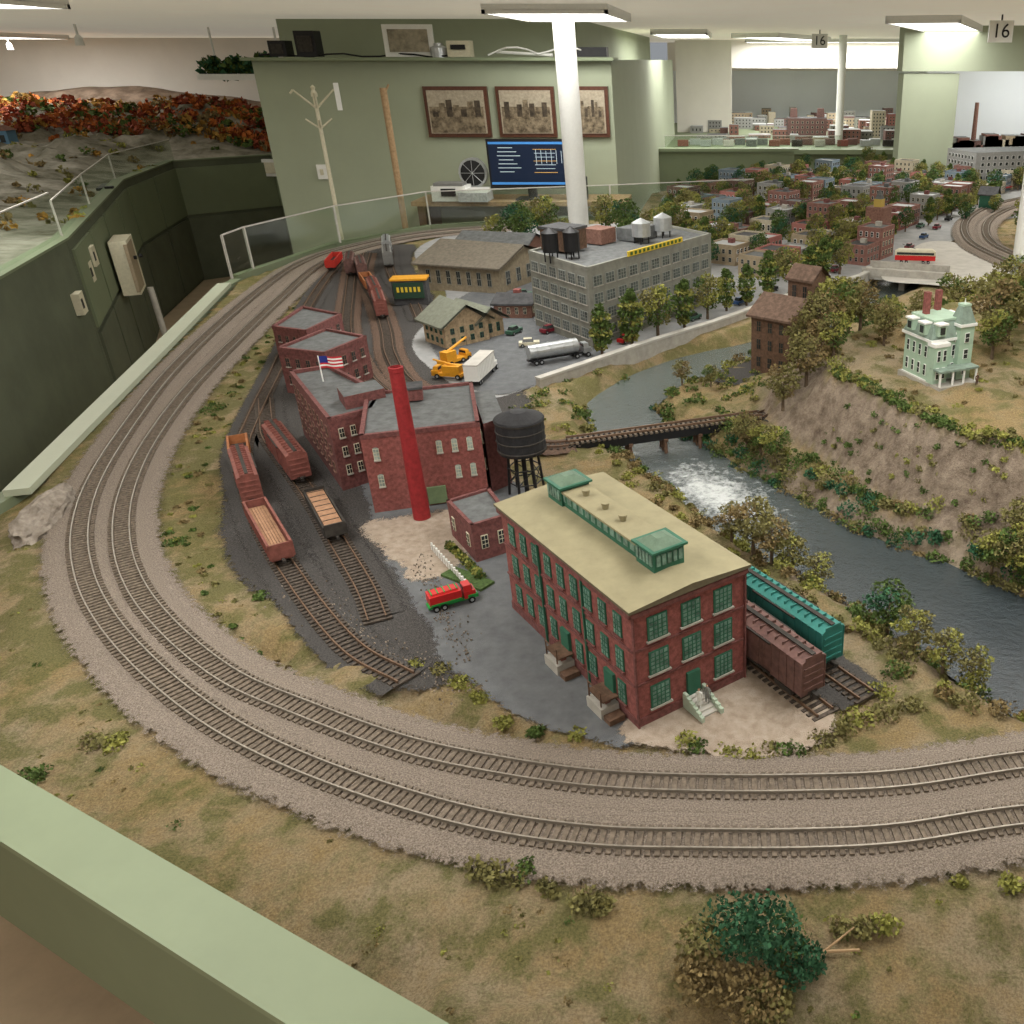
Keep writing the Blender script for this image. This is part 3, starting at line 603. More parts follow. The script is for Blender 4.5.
vb(-.04,-.068,.168,.028,.02,.032,mint);vb(-.04,-.069,.187,.034,.028,.005,white);vb(-.04,-.079,.168,.016,.003,.02,glassD)
for y in(-.03,.03):
    for s in(-1,1):
        vb(s*.068,y,.168,.02,.028,.032,mint);vb(s*.069,y,.187,.028,.034,.005,white);vb(s*.079,y,.168,.003,.016,.02,glassD)
vb(-.03,.02,.225,.016,.016,.07,brick);vb(.03,.045,.225,.016,.016,.06,brick)
sq=[(-.065,-.065),(.065,-.065),(.065,.065),(-.065,.065)]
for i in range(4): windows(mb,sq,i,.02,.13,2,4,.36,.62,white,glassD,(1,2),.05)
tw=[(.02,-.085),(.07,-.085),(.07,-.035),(.02,-.035)]
for i in range(4): windows(mb,tw,i,.02,.165,3,1,.4,.6,white,glassD,(1,2),.1)
bw_=[(-.07,-.09),(-.02,-.09),(-.02,-.06),(-.07,-.06)]
windows(mb,bw_,0,.02,.125,2,2,.5,.65,white,glassD,(1,2),.08)
mb.obj('victorian_house',(.545,2.45,hz),.45,scale=.93)
# ------------------------------------------------------------ railcars
def bogies(mb,L,z=0.0):
    for s in(-1,1):
        cx=s*(L/2-.045)
        mb.box((cx,0,z+.012),(.02,.034,.008),truckM)
        for w in(-.012,.012):
            for y in(-.017,.017): mb.cyl((cx+w,y-.002,z+.008),(cx+w,y+.002,z+.008),.008,.008,truckM,12)
        for y in(-.021,.021): mb.box((cx,y,z+.010),(.04,.004,.008),truckM)
        mb.box((s*(L/2+.006),0,z+.016),(.016,.006,.006),truckM)
def railcar(kind,C,x,y,m,L=.25,W=.046,z0=.0105,load=None,name=None,scale=1):
    px,py,a=at(C,x,y);mb=MB();bogies(mb,L)
    if kind=='box':
        mb.box((0,0,.048),(L,W,.062),m);mb.box((0,0,.018),(L,.02,.006),truckM)
        V=[(-L/2,-W/2-.001,.079),(L/2,-W/2-.001,.079),(L/2,W/2+.001,.079),(-L/2,W/2+.001,.079),(-L/2,0,.087),(L/2,0,.087)]
        mb.add(V,[(0,1,5,4),(2,3,4,5),(0,4,3),(1,2,5)],m);mb.box((0,0,.089),(L,.008,.002),truckM)
        for i in range(15):
            xx=-L/2+L*i/14
            for s in(-1,1): mb.box((xx,s*(W/2+.0007),.048),(.0025,.0018,.06),m)
            mb.box((xx,0,.0845),(.002,W*.7,.006),m)
        for s in(-1,1):
            mb.box((0,s*(W/2+.002),.047),(.05,.002,.056),m);mb.box((0,s*(W/2+.003),.077),(.11,.003,.003),truckM);mb.box((0,s*(W/2+.003),.02),(.11,.003,.003),truckM)
            for k in range(4): mb.box((s*(L/2+.001),0,.028+.013*k),(.002,W*.85,.003),m)
        for k in range(5): mb.box((L/2-.006,W/2+.002,.025+.01*k),(.012,.002,.0015),truckM);mb.box((-L/2+.006,-W/2-.002,.025+.01*k),(.012,.002,.0015),truckM)
    elif kind=='gon':
        h=.035
        mb.box((0,0,.02),(L,W,.008),m);mb.box((0,0,.03),(L-.01,W-.006,.012 if load else .002),load or truckM)
        for s in(-1,1):
            mb.box((0,s*W/2,.02+h/2),(L,.003,h),m);mb.box((s*L/2,0,.02+h/2),(.003,W,h),m);mb.box((0,s*W/2,.02+h),(L,.005,.003),m)
            for i in range(13): mb.box((-L/2+L*i/12,s*(W/2+.002),.02+h/2),(.003,.003,h),m)
        if load:
            for i in range(6): mb.box((0,-W/2+.008+i*.006,.036),(L-.02,.0050,.008),load)
    elif kind=='flat':
        mb.box((0,0,.026),(L,W,.018),m);mb.box((0,0,.038),(L-.008,W-.008,.008),load)
        for s in(-1,1):
            mb.box((0,s*W/2,.032),(L,.004,.024),m)
            mb.box((s*L/2,0,.034),(.004,W,.03),m)
        for i in range(8): mb.box((-L/2+.01+i*(L-.02)/7,0,.0425),(.002,W-.01,.001),m)
    mb.obj(name or {'box':'boxcar','gon':'gondola_car','flat':'lumber_flatcar'}[kind],(px,py,z0),a,scale=scale)
carB=mat('railcar_brown',(.14,.075,.065),.7,.25,70)
railcar('box',S1,*fp(.015,.272),carB,.26,scale=1.1);railcar('box',S2,*fp(.05,.356),carT,.24,scale=1.1);railcar('box',S2,*fp(.34,.35),carB,.22,scale=1.1)
railcar('box',S1,*fp(.33,.272),carR,.24,scale=1.1)
railcar('gon',YA,-1.375,2.28,carO,.13);railcar('box',YA,-1.265,2.10,carR,.22);railcar('gon',YA,-1.075,1.825,carR,.27,load=tanL)
railcar('box',YB,-1.225,2.245,carR,.27,scale=1.05);railcar('flat',YB,-.99,1.91,truckM,.23,load=tanL)
railcar('gon',YA,-2.17,4.9,mat('hopper_red',(.45,.03,.02),.6,.1),.24);railcar('box',YE,-2.02,5.28,silver,.22);railcar('box',YE,-1.9,4.97,mat('railcar_gray',(.2,.2,.19),.7,.1),.22)
railcar('box',YD,-1.93,4.65,carB,.22);railcar('gon',YD,-1.8,4.4,carO,.22);railcar('box',YD,-1.68,4.15,carR,.22);railcar('box',YD,-1.56,3.9,carR,.22)
railcar('box',YC,-2.03,4.75,carB,.22)
# ------------------------------------------------------------ road vehicles
def wheels(mb,xs_,w,r=.009):
    for x in xs_:
        for s in(-1,1): mb.cyl((x,s*w/2-.003,r),(x,s*w/2+.003,r),r,r,black,12);mb.cyl((x,s*(w/2+.0032)-.0005,r),(x,s*(w/2+.0032)+.0005,r),r*.5,r*.5,silver,8)
def truck_cab(mb,x,m,w=.036):
    mb.box((x,0,.024),(.03,w,.02),m);mb.box((x-.004,0,.041),(.022,w*.92,.018),m,0,.85);mb.box((x-.003,0,.041),(.0235,w*.8,.01),glassD,0,.92)
    mb.box((x+.0155,0,.02),(.002,w*.8,.008),silver)
    for s in(-1,1): mb.cyl((x+.015,s*w*.35,.026),(x+.0175,s*w*.35,.026),.003,.003,white,8)
fg=mat('truck_green',(.02,.25,.05),.5,.05);fR=mat('truck_red',(.5,.02,.02),.4,.05)
mb=MB();mb.box((-.005,0,.012),(.115,.03,.005),fg);mb.box((-.018,0,.032),(.08,.042,.026),fR);mb.box((-.018,0,.047),(.074,.034,.006),fR,0,.8)
for i in range(5): mb.box((-.05+.016*i,0,.05),(.003,.03,.003),fg)
for s in(-1,1): mb.box((-.018,s*.0215,.022),(.078,.002,.005),fg)
truck_cab(mb,.043,fR,.036);mb.box((.05,0,.018),(.026,.04,.01),fg)
wheels(mb,(-.045,-.025,.045),.038);mb.obj('red_tank_truck',(-.59,1.565,.002),math.radians(32),scale=.8)
mb=MB();mb.box((-.02,0,.05),(.2,.055,.06),white);mb.box((-.02,0,.082),(.202,.057,.004),concW)
for i in range(12): mb.box((-.115+.0173*i,0,.05),(.002,.057,.058),white)
mb.box((0,0,.016),(.24,.02,.006),black);truck_cab(mb,.105,white,.044);wheels(mb,(-.1,-.08,.06,.105),.046);mb.obj('semi_trailer_truck',(-.905,3.04,.004),math.radians(86),scale=.9)
mb=MB();mb.cyl((-.12,0,.045),(.07,0,.045),.026,.026,silver,20);mb.box((0,0,.016),(.25,.02,.006),black)
for x in(-.09,-.04,.01,.05): mb.cyl((x-.002,0,.045),(x+.002,0,.045),.0275,.0275,silver,20)
truck_cab(mb,.105,silver,.044);wheels(mb,(-.1,-.08,.06,.105),.044);mb.obj('tanker_truck',(-.67,3.245,.004),math.radians(33))
mb=MB();mb.box((0,0,.018),(.16,.05,.012),yel);truck_cab(mb,.07,yel,.05);mb.box((-.03,0,.045),(.06,.045,.04),yel);mb.box((-.01,.012,.055),(.025,.02,.03),glassD)
mb.cyl((-.04,0,.06),(.09,.0,.10),.007,.005,yel,8);mb.cyl((.09,0,.10),(.09,0,.06),.001,.001,black,6);wheels(mb,(-.06,-.04,.03,.07),.05,.011);mb.obj('crane_truck',(-1.05,3.2,.004),math.radians(60),scale=.8)
mb=MB();mb.box((0,0,.018),(.13,.045,.012),yel);truck_cab(mb,.05,yel,.045);mb.box((-.02,0,.04),(.075,.045,.03),yel);mb.cyl((-.05,0,.05),(.06,.0,.075),.006,.004,yel,8);wheels(mb,(-.05,.04),.045,.011);mb.obj('dump_truck',(-1.02,3.03,.004),math.radians(170),scale=.85)
def car(x,y,a,m,s=1):
    mb=MB();mb.box((0,0,.012),(.075,.03,.012),m);mb.box((-.004,0,.023),(.042,.026,.012),glassD,0,.75);mb.box((-.004,0,.0295),(.03,.019,.002),m);wheels(mb,(-.024,.024),.028,.0065)
    mb.obj('model_car',(x,y,.004),a,scale=s)
cm=[mat('car_blue',(.03,.08,.2),.3,0),mat('car_black',(.02,.02,.02),.3,0),white,mat('car_maroon',(.18,.02,.03),.3,0),mat('car_green',(.05,.12,.08),.3,0),fR,cream]
for x,y,a in((-.62,3.33,.6),(-.92,3.6,1.2),(-.82,3.42,.2),(-.78,3.62,.9),(-.2,3.82,.95),(.0,4.1,.95),(.15,4.35,.95),(.35,4.65,.9),(.5,4.8,.9),(-.45,3.48,1),(1.0,5.45,1),(1.15,5.8,1.0),(1.3,6.15,1.0),(1.45,6.5,1.0),(1.2,6.2,1),(-1.02,4.25,.3),(-.95,4.6,1.4),(-.8,4.7,1.4),(-.85,3.95,.3),(-.95,4.42,1.3)):
    car(x,y,a,random.choice(cm),1.05)
mb=MB();mb.box((0,0,.035),(.24,.05,.03),fR);mb.box((0,0,.06),(.24,.05,.024),cream);mb.box((0,0,.06),(.22,.052,.014),glassD);mb.box((0,0,.078),(.235,.052,.012),cream,0,.85);wheels(mb,(-.08,-.05,.05,.08),.04)
mb.cyl((0,0,.084),(-.08,0,.11),.0015,.0015,black,6);mb.obj('streetcar',(.95,4.98,.012),-.15,scale=.9)
# ------------------------------------------------------------ town
TP=[(-.5,5.0),(-.02,4.5),(.25,4.65),(.75,5.1),(1.1,5.9),(1.65,6.75),(2.3,7.8),(2.7,8.8),(1.5,9.6),(.3,8.9),(-.4,7.8),(-.45,6.7)]
e=np.array([.53,.848]);nn=np.array([.848,-.53]);ea=math.atan2(e[1],e[0])
tb1=mat('town_brick',(.22,.11,.09),.9,.25,60);tb2=mat('town_brick_dark',(.14,.08,.07),.9,.25,60)
tm_=[tb1,tb2,tb1,mat('town_cream',(.44,.39,.29),.8,.1),mat('town_gray',(.27,.27,.26),.8,.1),mat('town_rose',(.34,.14,.12),.8,.1),mat('town_tan',(.30,.24,.16),.8,.1),mat('town_blue',(.17,.22,.26),.8,.1),tb1]
rm_=[roofD,roofG,roofG,mat('roof_light',(.38,.39,.39),.8,.1),MC['roof_light']]
treespots=[];mbs=MB()
for j in range(-7,7):
    for i in range(-2,30):
        c=np.array([.1,4.75])+nn*(j*.31)+e*(i*.19)
        if not pip1(c[0],c[1],TP): continue
        if i%6==5: continue
        if random.random()<.12: treespots.append((c[0],c[1]));continue
        w=random.uniform(.15,.18);d=random.uniform(.14,.19);h=random.choice([.08,.1,.12,.12,.15,.18])*(1 if j<1 else 1.1)
        if c[1]<5.2: h=min(h,.10)
        hw,hd=w/2,d/2
        P=[tuple(c+e*a*hw+nn*b*hd) for a,b in((-1,1),(1,1),(1,-1),(-1,-1))]
        m=random.choice(tm_)
        mbs.prism(P,0,h,m,random.choice(rm_));parapet(mbs,P,h-.002,.01,.008,m)
        rows=max(1,int(h/.045))
        for f in range(4):
            if f in(0,3): windows(mbs,P,f,.01,h-.005,rows,4,.45,.55,random.choice([white,cream,conc]),glassD,(1,2),.05)
        if random.random()<.5: p=c+e*.03;mbs.box((p[0],p[1],h+.012),(.03,.03,.024),random.choice([brick2,roofG,conc]),ea)
        if random.random()<.35: p=c+nn*(hd+.014);mbs.box((p[0],p[1],.035),(w*.9,.028,.003),random.choice([fR,greenT,cream,yel]),ea)
    for i in range(0,60):
        if random.random()<.42:
            c=np.array([.1,4.75])+nn*(j*.31+.14)+e*(i*.095)
            if pip1(c[0],c[1],TP): treespots.append((c[0],c[1]))
mbs.obj('town_buildings')
mb=MB();mb.box((.85,5.75,.1),(.12,.12,.2),brick3,ea);mb.box((.85,5.75,.22),(.05,.05,.05),mat('steeple_yellow',(.45,.33,.08),.7,0),ea);mb.box((.85,5.75,.27),(.05,.05,.06),roofG,ea,.05);mb.obj('town_hall_tower')
P=[(2.0,8.15),(2.75,8.4),(2.65,8.8),(1.85,8.6)];mb=MB();mb.prism(P,0,.30,MC['town_gray'],roofG);windows(mb,P,0,.02,.28,5,12,.5,.55,white,glassD,(1,1));windows(mb,P,3,.02,.28,5,8,.5,.55,white,glassD,(1,1));mb.obj('department_store')
gable('signal_shelter',[(1.75,6.9),(1.85,6.85),(1.9,6.95),(1.8,7.0)],.12,.05,greenT,roofD,.02)
# ------------------------------------------------------------ trees
def treemesh(kind):
    mb=MB();R=random
    if kind=='poplar':
        mb.cyl((0,0,-.02),(0,0,.6),.03,.015,trk,8)
        for k in range(9):
            z=.2+.085*k;r=.21*math.sin(math.pi*min(1,(k+1.6)/10.5))+.03;mb.leaves((R.uniform(-.03,.03),R.uniform(-.03,.03),z),(r,r,.09),110,.035,[G3,G1,G1][k%3])
    elif kind=='sparse':
        mb.cyl((0,0,-.02),(.03,0,.5),.03,.018,trk,8);
        for k in range(13):
            t=k*2.4;z=.35+.045*k;rr=.22*(1-abs(k-6)/14);p=(rr*math.cos(t),rr*math.sin(t),z)
            mb.cyl((.02,0,z-.15),p,.012,.005,trk,5);mb.leaves(p,(.13,.13,.09),65,.028,G2 if k%3 else G3)
    else:
        ms={'green':[G1,G4,G1],'olive':[G2,G5,G2],'mix':[G1,G2,G3]}[kind]
        mb.cyl((0,0,-.02),(0,0,.45),.035,.02,trk,8)
        for k in range(15):
            t=k*2.4;z=.34+.04*k;rr=.25*math.sin(math.pi*(k+1)/17);p=(rr*math.cos(t),rr*math.sin(t),z)
            if k%2: mb.cyl((0,0,z-.18),p,.012,.005,trk,5)
            mb.leaves(p,(.16,.16,.12),80,.030,ms[k%3])
    o=mb.obj('tmp');m=o.data;bpy.data.objects.remove(o);return m
TM={k:[treemesh(k) for _ in range(2)] for k in('poplar','sparse','green','olive','mix')}
def tree(x,y,h,kind='mix',z=None,name='model_tree',w=1):
    o=bpy.data.objects.new(name,random.choice(TM[kind]));o.location=(x,y,ground(x,y) if z is None else z);s=h
    o.scale=(s*w,s*w,s);o.rotation_euler=(0,0,random.uniform(0,6));bpy.context.collection.objects.link(o)
for x,y,h,k in((-.52,3.30,.21,'poplar'),(-.42,3.42,.24,'poplar'),(-.33,3.55,.22,'mix'),(-.23,3.68,.22,'poplar'),(-.14,3.84,.20,'mix'),(-.06,3.98,.20,'poplar'),(.03,4.08,.20,'poplar'),(.13,4.24,.23,'poplar'),(.24,4.36,.21,'mix'),(.34,4.5,.2,'poplar'),(.42,4.62,.22,'poplar'),(.52,4.75,.2,'mix'),
    (-1.33,5.59,.26,'green'),(-1.26,5.4,.24,'green'),(-1.2,5.7,.28,'mix'),(-.85,5.9,.26,'mix'),(-.7,5.7,.26,'green'),(-1.0,5.2,.22,'mix'),(-.5,5.3,.26,'mix'),(-.3,5.0,.2,'mix'),(-1.45,5.5,.2,'mix'),(-.6,5.1,.26,'green'),(-.4,5.6,.26,'mix'),(-.2,5.3,.22,'poplar')): tree(x,y,h,k)
for x,y in treespots: tree(x,y,random.uniform(.12,.21),random.choice(['mix','poplar','green','mix']))
for i in range(90):
    x=random.uniform(-.6,2.6);y=random.uniform(6.0,10)
    if pip1(x,y,TABLE) and not(1.4<x<2.0 and y>9.0) : tree(x,y,random.uniform(.14,.22),random.choice(['mix','poplar','green']))
for x,y,h,k in((.2,2.60,.17,'olive'),(.13,2.58,.15,'olive'),(.25,2.72,.19,'olive'),(.31,2.82,.2,'mix'),(.2,2.78,.16,'olive'),(.33,2.95,.2,'mix'),(.38,3.1,.18,'mix'),(.45,2.75,.14,'olive'),(.47,2.85,.14,'mix'),(.28,2.62,.14,'mix'),(.4,2.95,.17,'olive'),
    (.78,2.72,.22,'olive'),(.85,2.8,.22,'mix'),(.75,2.6,.15,'mix'),(.95,2.95,.2,'olive'),(.03,1.80,.14,'olive'),(.07,1.74,.12,'olive'),(.115,1.76,.12,'sparse'),(.17,1.7,.11,'sparse'),(-.02,1.86,.10,'olive'),
    (.30,1.53,.13,'green'),(.33,1.42,.12,'sparse'),(.38,1.37,.11,'sparse'),(.43,1.34,.10,'sparse'),(.61,1.72,.14,'mix'),(.57,1.76,.12,'mix'),(.67,1.72,.14,'olive'),(.64,1.8,.13,'olive'),(.1,2.33,.12,'mix'),(.02,2.45,.12,'olive'),(.06,2.4,.1,'mix'),
    (1.2,4.0,.25,'mix'),(1.3,4.05,.28,'green'),(1.1,3.9,.2,'mix'),(1.75,5.6,.3,'mix'),(1.85,5.5,.3,'green'),(1.9,5.9,.28,'mix'),(.95,4.1,.15,'mix'),(.6,3.6,.15,'mix'),(.75,3.7,.16,'olive'),(-.2,2.98,.09,'olive'),(-.1,2.95,.08,'mix'),(.5,3.45,.15,'green'),(.9,3.6,.2,'mix')): tree(x,y,h,k,w=1.08)
sh=MB()
def shrub(x,y,r,h,n=60,s=.005,m=None,z=None):
    z=ground(x,y) if z is None else z
    for k in range(4):
        sh.leaves((x+random.uniform(-.5,.5)*r,y+random.uniform(-.5,.5)*r,z+h*.35),(r*.7,r*.7,h*.6),n//3,s,m or random.choice([G1,G2,G3,G1]))
for x,y,r,h in((-.36,.89,.022,.02),(-.335,.88,.022,.02),(-.305,.878,.02,.018),(-.29,.885,.02,.024),(-.21,.835,.024,.022),(-.185,.825,.022,.02),(-.25,.855,.015,.014),(-.27,.865,.014,.012),(.13,.80,.018,.02),(.155,.795,.02,.02),(.19,.80,.022,.022),(.37,.86,.02,.02),(.30,.87,.012,.01),(-1.07,1.155,.03,.012),(-1.03,1.15,.025,.012),(-1.12,1.09,.025,.013),(-.083,1.145,.024,.028),(-.065,1.135,.018,.018),(-.27,1.17,.018,.01),(-.02,1.125,.024,.014),(.02,1.12,.024,.014),(.08,1.12,.026,.018),(.05,1.125,.022,.014),
    (.2,1.2,.03,.025),(.17,1.18,.025,.02),(-.55,1.34,.025,.012),(-.5,1.3,.03,.012),(-1.0,1.6,.02,.012),(-1.32,1.845,.03,.006),(.13,1.165,.03,.015),(-1.69,2.73,.05,.015),(.25,1.28,.03,.03),(.28,1.33,.03,.03),(.3,1.24,.025,.02),(.24,1.22,.03,.02),(-.46,1.27,.02,.01),(-.6,1.36,.02,.012),(-.4,1.2,.02,.01),(-.34,1.18,.02,.01)):
    shrub(x,y,r,h,170,.0036,m=random.choice([G3,G2,G1]))
co_=[tuple(p) for p in CO[::6]];ci_=[tuple(p) for p in CI[::6]]
for i in range(3800):
    x=random.uniform(-1.85,.75);y=random.uniform(.55,2.9);X1,Y1=np.array([x]),np.array([y])
    if noise.noise(Vector((x*6,y*6,0)))+.4*noise.noise(Vector((x*22,y*22,0)))<.0: continue
    if not pip1(x,y,TABLE) or (y>1.16 and x>-.95) or y>2.0 and x>-1.5: continue
    if pdist(X1,Y1,co_,False)[0]<.09 or pdist(X1,Y1,ci_,False)[0]<.082: continue
    big=random.random()<.25
    shrub(x,y,random.uniform(.005,.014) if big else random.uniform(.003,.008),random.uniform(.002,.006) if big else .002,24 if big else 15,.0021,random.choice([G1,G2,G3,G5] if big else [G2,G5,G3]))
def along(P,step,r,h,off=0,jit=.02,ms=None,n=70):
    C=spline(P,step);t,nm=normals(C)
    for i in range(len(C)):
        if random.random()<.1: continue
        x=C[i,0]+nm[i,0]*off+random.uniform(-jit,jit);y=C[i,1]+nm[i,1]*off+random.uniform(-jit,jit)
        s=random.uniform(.5,1.2);shrub(x,y,r*s,h*s,n,.004 if y<2.6 else .006,random.choice(ms or [G1,G2,G3,G5]))
along(RL[7:16],.022,.026,.026,-.03,n=100);along(RL[8:16],.03,.026,.024,-.075,.03,[G2,G3,G5,G1],100);along(RL[8:15],.035,.022,.018,-.125,.03,[G3,G5,G2],90)
along(RR[2:10],.02,.026,.028,-.03,.015,[G1,G4,G2,G5],100);along(RR[2:8],.022,.03,.035,-.07,.02,[G1,G4,G2],110);along(RR[2:8],.022,.028,.03,-.11,.02,[G1,G2,G3,G5],100);along(RR[9:16],.04,.03,.03,-.06,.03)
along(PLAT[0:5],.012,.017,.017,0,.008,[G1,G3,G1,G2],90);along(PLAT[0:5],.022,.017,.013,.03,.02,[G3,G1,G2])
along([(.3,2.75),(.27,2.52)],.03,.03,.03)
along([(-2.1,4.4),(-1.93,3.7),(-1.78,3.1),(-1.62,2.55),(-1.5,2.25),(-1.35,1.95),(-1.2,1.7),(-1.0,1.5),(-.8,1.36)],.03,.012,.006,.0,.04,[G3,G2,G1,G5],40)
for i in range(90):
    t=random.random();x=.2+.5*t+random.uniform(-.06,.06);y=2.42-.62*t**.8+random.uniform(-.03,.03);shrub(x,y,.011,.012,30,.0035,random.choice([G1,G2,G3]))
for i in range(140):
    x=random.uniform(-.75,.1);y=random.uniform(2.6,3.4)
    if not pip1(x,y,RIV) and (y-2.95)<(x+.69)*1.28-.03: shrub(x,y,.025,.015,40,.005)
for i in range(30):
    x=random.uniform(.1,.8);y=random.uniform(3.3,4.3)
    if not pip1(x,y,RIV): shrub(x,y,.03,.025,40,.008)
for i in range(40):
    x=random.uniform(1.0,1.3);y=random.uniform(3.6,4.2);shrub(x,y,.04,.03,40,.008)
for i in range(90):
    x=random.uniform(.32,1.0);y=random.uniform(2.2,3.0)
    if pip1(x,y,PLAT) and math.hypot(x-.54,y-2.45)>.11: shrub(x,y,.014,.008,30,.004,random.choice([G2,G3,G5]))
sh.obj('shrubbery')
mb=MB();K=1.25
for dx,dy,dz,r,n,m in((-.02,.03,.042,.035,600,G4),(.015,.02,.056,.035,600,G4),(.035,.0,.034,.03,500,G4),(-.005,-.0,.072,.03,400,G4),(.03,.03,.03,.03,300,G1),(-.05,.015,.04,.026,500,G2),(-.045,-.02,.03,.03,500,G5),(0,-.035,.026,.032,700,G5),(.015,-.035,.02,.025,400,G2),(-.055,-.0,.02,.024,300,G5),(.055,.01,.018,.02,300,G4)):
    mb.leaves((dx*K,dy*K,dz*K),(r*K,r*K,r*.85*K),n,.0036,m)
mb.cyl((0,0,-.01),(0,0,.05),.004,.002,trk,6);mb.cyl((.03,.03,.012),(.135,.03,.02),.003,.0018,woodL,6);mb.cyl((.09,.03,.017),(.13,.055,.03),.0018,.001,woodL,6)
mb.obj('foreground_bush',(.015,.728,ground(.015,.728)))
import bmesh
def rockobj(name,x,y,z,s,rot=0,m=rockM,seed=0):
    bm=bmesh.new();bmesh.ops.create_icosphere(bm,subdivisions=4,radius=1)
    for v in bm.verts:
        d=noise.fractal(v.co*1.6+Vector((seed,0,0)),.8,2,5);v.co*=1+.28*d
        v.co.x*=s[0];v.co.y*=s[1];v.co.z*=s[2]
    me=bpy.data.meshes.new(name);bm.to_mesh(me);me.materials.append(m);o=bpy.data.objects.new(name,me);o.location=(x,y,z);o.rotation_euler=(0,0,rot);bpy.context.collection.objects.link(o)
rockobj('rock_outcrop',-1.70,1.96,-.01,(.055,.15,.055),.25,seed=3)
rockobj('rock_outcrop',-1.74,1.76,-.02,(.05,.09,.035),.4,seed=8)
mb=MB()
for i in range(300):
    t=random.random();x=-.98+.5*t+random.gauss(0,.02);y=1.60-.38*t+random.gauss(0,.025)+.04;s=random.uniform(.0012,.0032);mb.box((x,y,.004),(s,s*1.2,s),random.choice([rockM,dirt,tieM]),random.uniform(0,3),.6)
for i in range(260):
    x=random.uniform(-.72,-.5);y=1.74-(x+.72)*1.7+random.gauss(0,.025);s=random.uniform(.0012,.0032);mb.box((x,y,.005),(s,s*1.2,s),random.choice([rockM,tieM,balM]),random.uniform(0,3),.6)
mb.obj('scattered_stones')
# ------------------------------------------------------------ left layout
LT=[(-2.95,3.1),(-3.6,4.9),(-4.2,6.1),(-4.9,7.5),(-5.35,9.0),(-4.7,9.65),(-3.45,9.5),(-3.45,13.2),(-10.9,13.2),(-10.9,3.1)]
wallrun('fascia_left_layout',LT[:7],-.95,.15,.06,fasD,fasG,.08)
mb=MB()
segs=LT[1:7]
for i in range(len(segs)-1):
    x1,y1=segs[i];x2,y2=segs[i+1];L=math.hypot(x2-x1,y2-y1);a=math.atan2(y2-y1,x2-x1);k=max(1,int(L/.55));nx_,ny_=math.sin(a),-math.cos(a)
    for j in range(k):
        for zc,hh in((-.12,.42),(-.64,.56)):
            t=(j+.5)/k;mb.box((x1+(x2-x1)*t+nx_*.035,y1+(y2-y1)*t+ny_*.035,zc),(L/k*.94,.02,hh),fasG if zc>-.3 else fasD,a)
mb.obj('fascia_access_panels')
mb=MB();mb.box((-4.80,7.2,-.35),(.10,.34,1.0),black,.44);mb.box((-4.62,6.95,-.3),(.05,.06,.95),black,.44);mb.obj('door_1')
mb=MB();mb.box((-4.02,6.0,-.2),(.10,.30,.34),cream,.45);mb.box((-3.965,5.98,-.2),(.02,.26,.3),MC['town_tan'],.45)
for q in range(3): mb.cyl((-3.95,5.92+.06*q,-.15),(-3.935,5.925+.06*q,-.15),.012,.012,black,10)
mb.cyl((-3.98,6.1,-.37),(-3.98,6.12,-.95),.02,.02,concW,10);mb.obj('electrical_box')
for x,y,z in((-3.72,5.2,-.08),(-3.78,5.35,-.02),(-3.5,4.75,-.15)):
    mb=MB();mb.box((x,y,z),(.04,.1,.11),cream,.42);mb.box((x+.022,y-.01,z),(.01,.04,.05),black,.42);mb.obj('thermostat')
mb=MB();mb.box((-4.66,9.55,.04),(.2,.02,.16),white,-.1);mb.box((-4.66,9.53,.04),(.14,.01,.1),cream,-.1);mb.obj('wall_notice')
lx=np.arange(-10.9,-2.9,.07);ly=np.arange(3.1,13.3,.07);LX,LY=np.meshgrid(lx,ly);inL=pip(LX,LY,LT);dL=pdist(LX,LY,LT[:7],False)
nl=np.array([noise.fractal(Vector((a*1.7,b*1.7,5)),.8,2.0,6) for a,b in zip(LX.ravel(),LY.ravel())]).reshape(LX.shape)
LZ=.13+.14*sm((dL-.05)/1.0)*(1+nl)+.14*sm((LY-9.4)/2.2)*(1+.4*nl)
def lground(x,y):
    jx=min(max(int((x+10.9)/.07),0),LX.shape[1]-1);jy=min(max(int((y-3.1)/.07),0),LX.shape[0]-1);return float(LZ[jy,jx])
id2=np.arange(LX.size).reshape(LX.shape);ok=inL[:-1,:-1]&inL[1:,:-1]&inL[:-1,1:]&inL[1:,1:]
q=np.stack([id2[:-1,:-1][ok],id2[:-1,1:][ok],id2[1:,1:][ok],id2[1:,:-1][ok]],1)
me=bpy.data.meshes.new('quarry_terrain');me.from_pydata(np.stack([LX.ravel(),LY.ravel(),LZ.ravel()],1).tolist(),[],q.tolist())
me.materials.append(mat('quarry_rock',(.08,.075,.045),.95,0,4,1,30,col2=(.33,.31,.26)));me.update();o=bpy.data.objects.new('quarry_terrain',me);bpy.context.collection.objects.link(o)
mb=MB();K=90;vs=[]
for i in range(K+1):
    x=-10.8+7.3*i/K
    h=.55+.15*math.exp(-((x+8.2)/1.1)**2)+.03*noise.noise(Vector((x*2,0,0)))-.13*float(sm(np.array((x+7.0)/2.5)))
    for yy,zz in((12.2,.2),(12.5,h*.75),(12.85,h*.95),(12.98,h),(13.15,h-.05)): vs.append((x,yy+.15*noise.noise(Vector((x*4,zz*12,0))),zz))
mb.add(vs,[(i*5+q,i*5+5+q,i*5+6+q,i*5+q+1) for i in range(K) for q in range(4)],mat('mountain_rock',(.12,.085,.06),.95,0,5,.7,20,col2=(.32,.24,.18)));mb.obj('mountain_backdrop',smooth=True)
mb=MB()
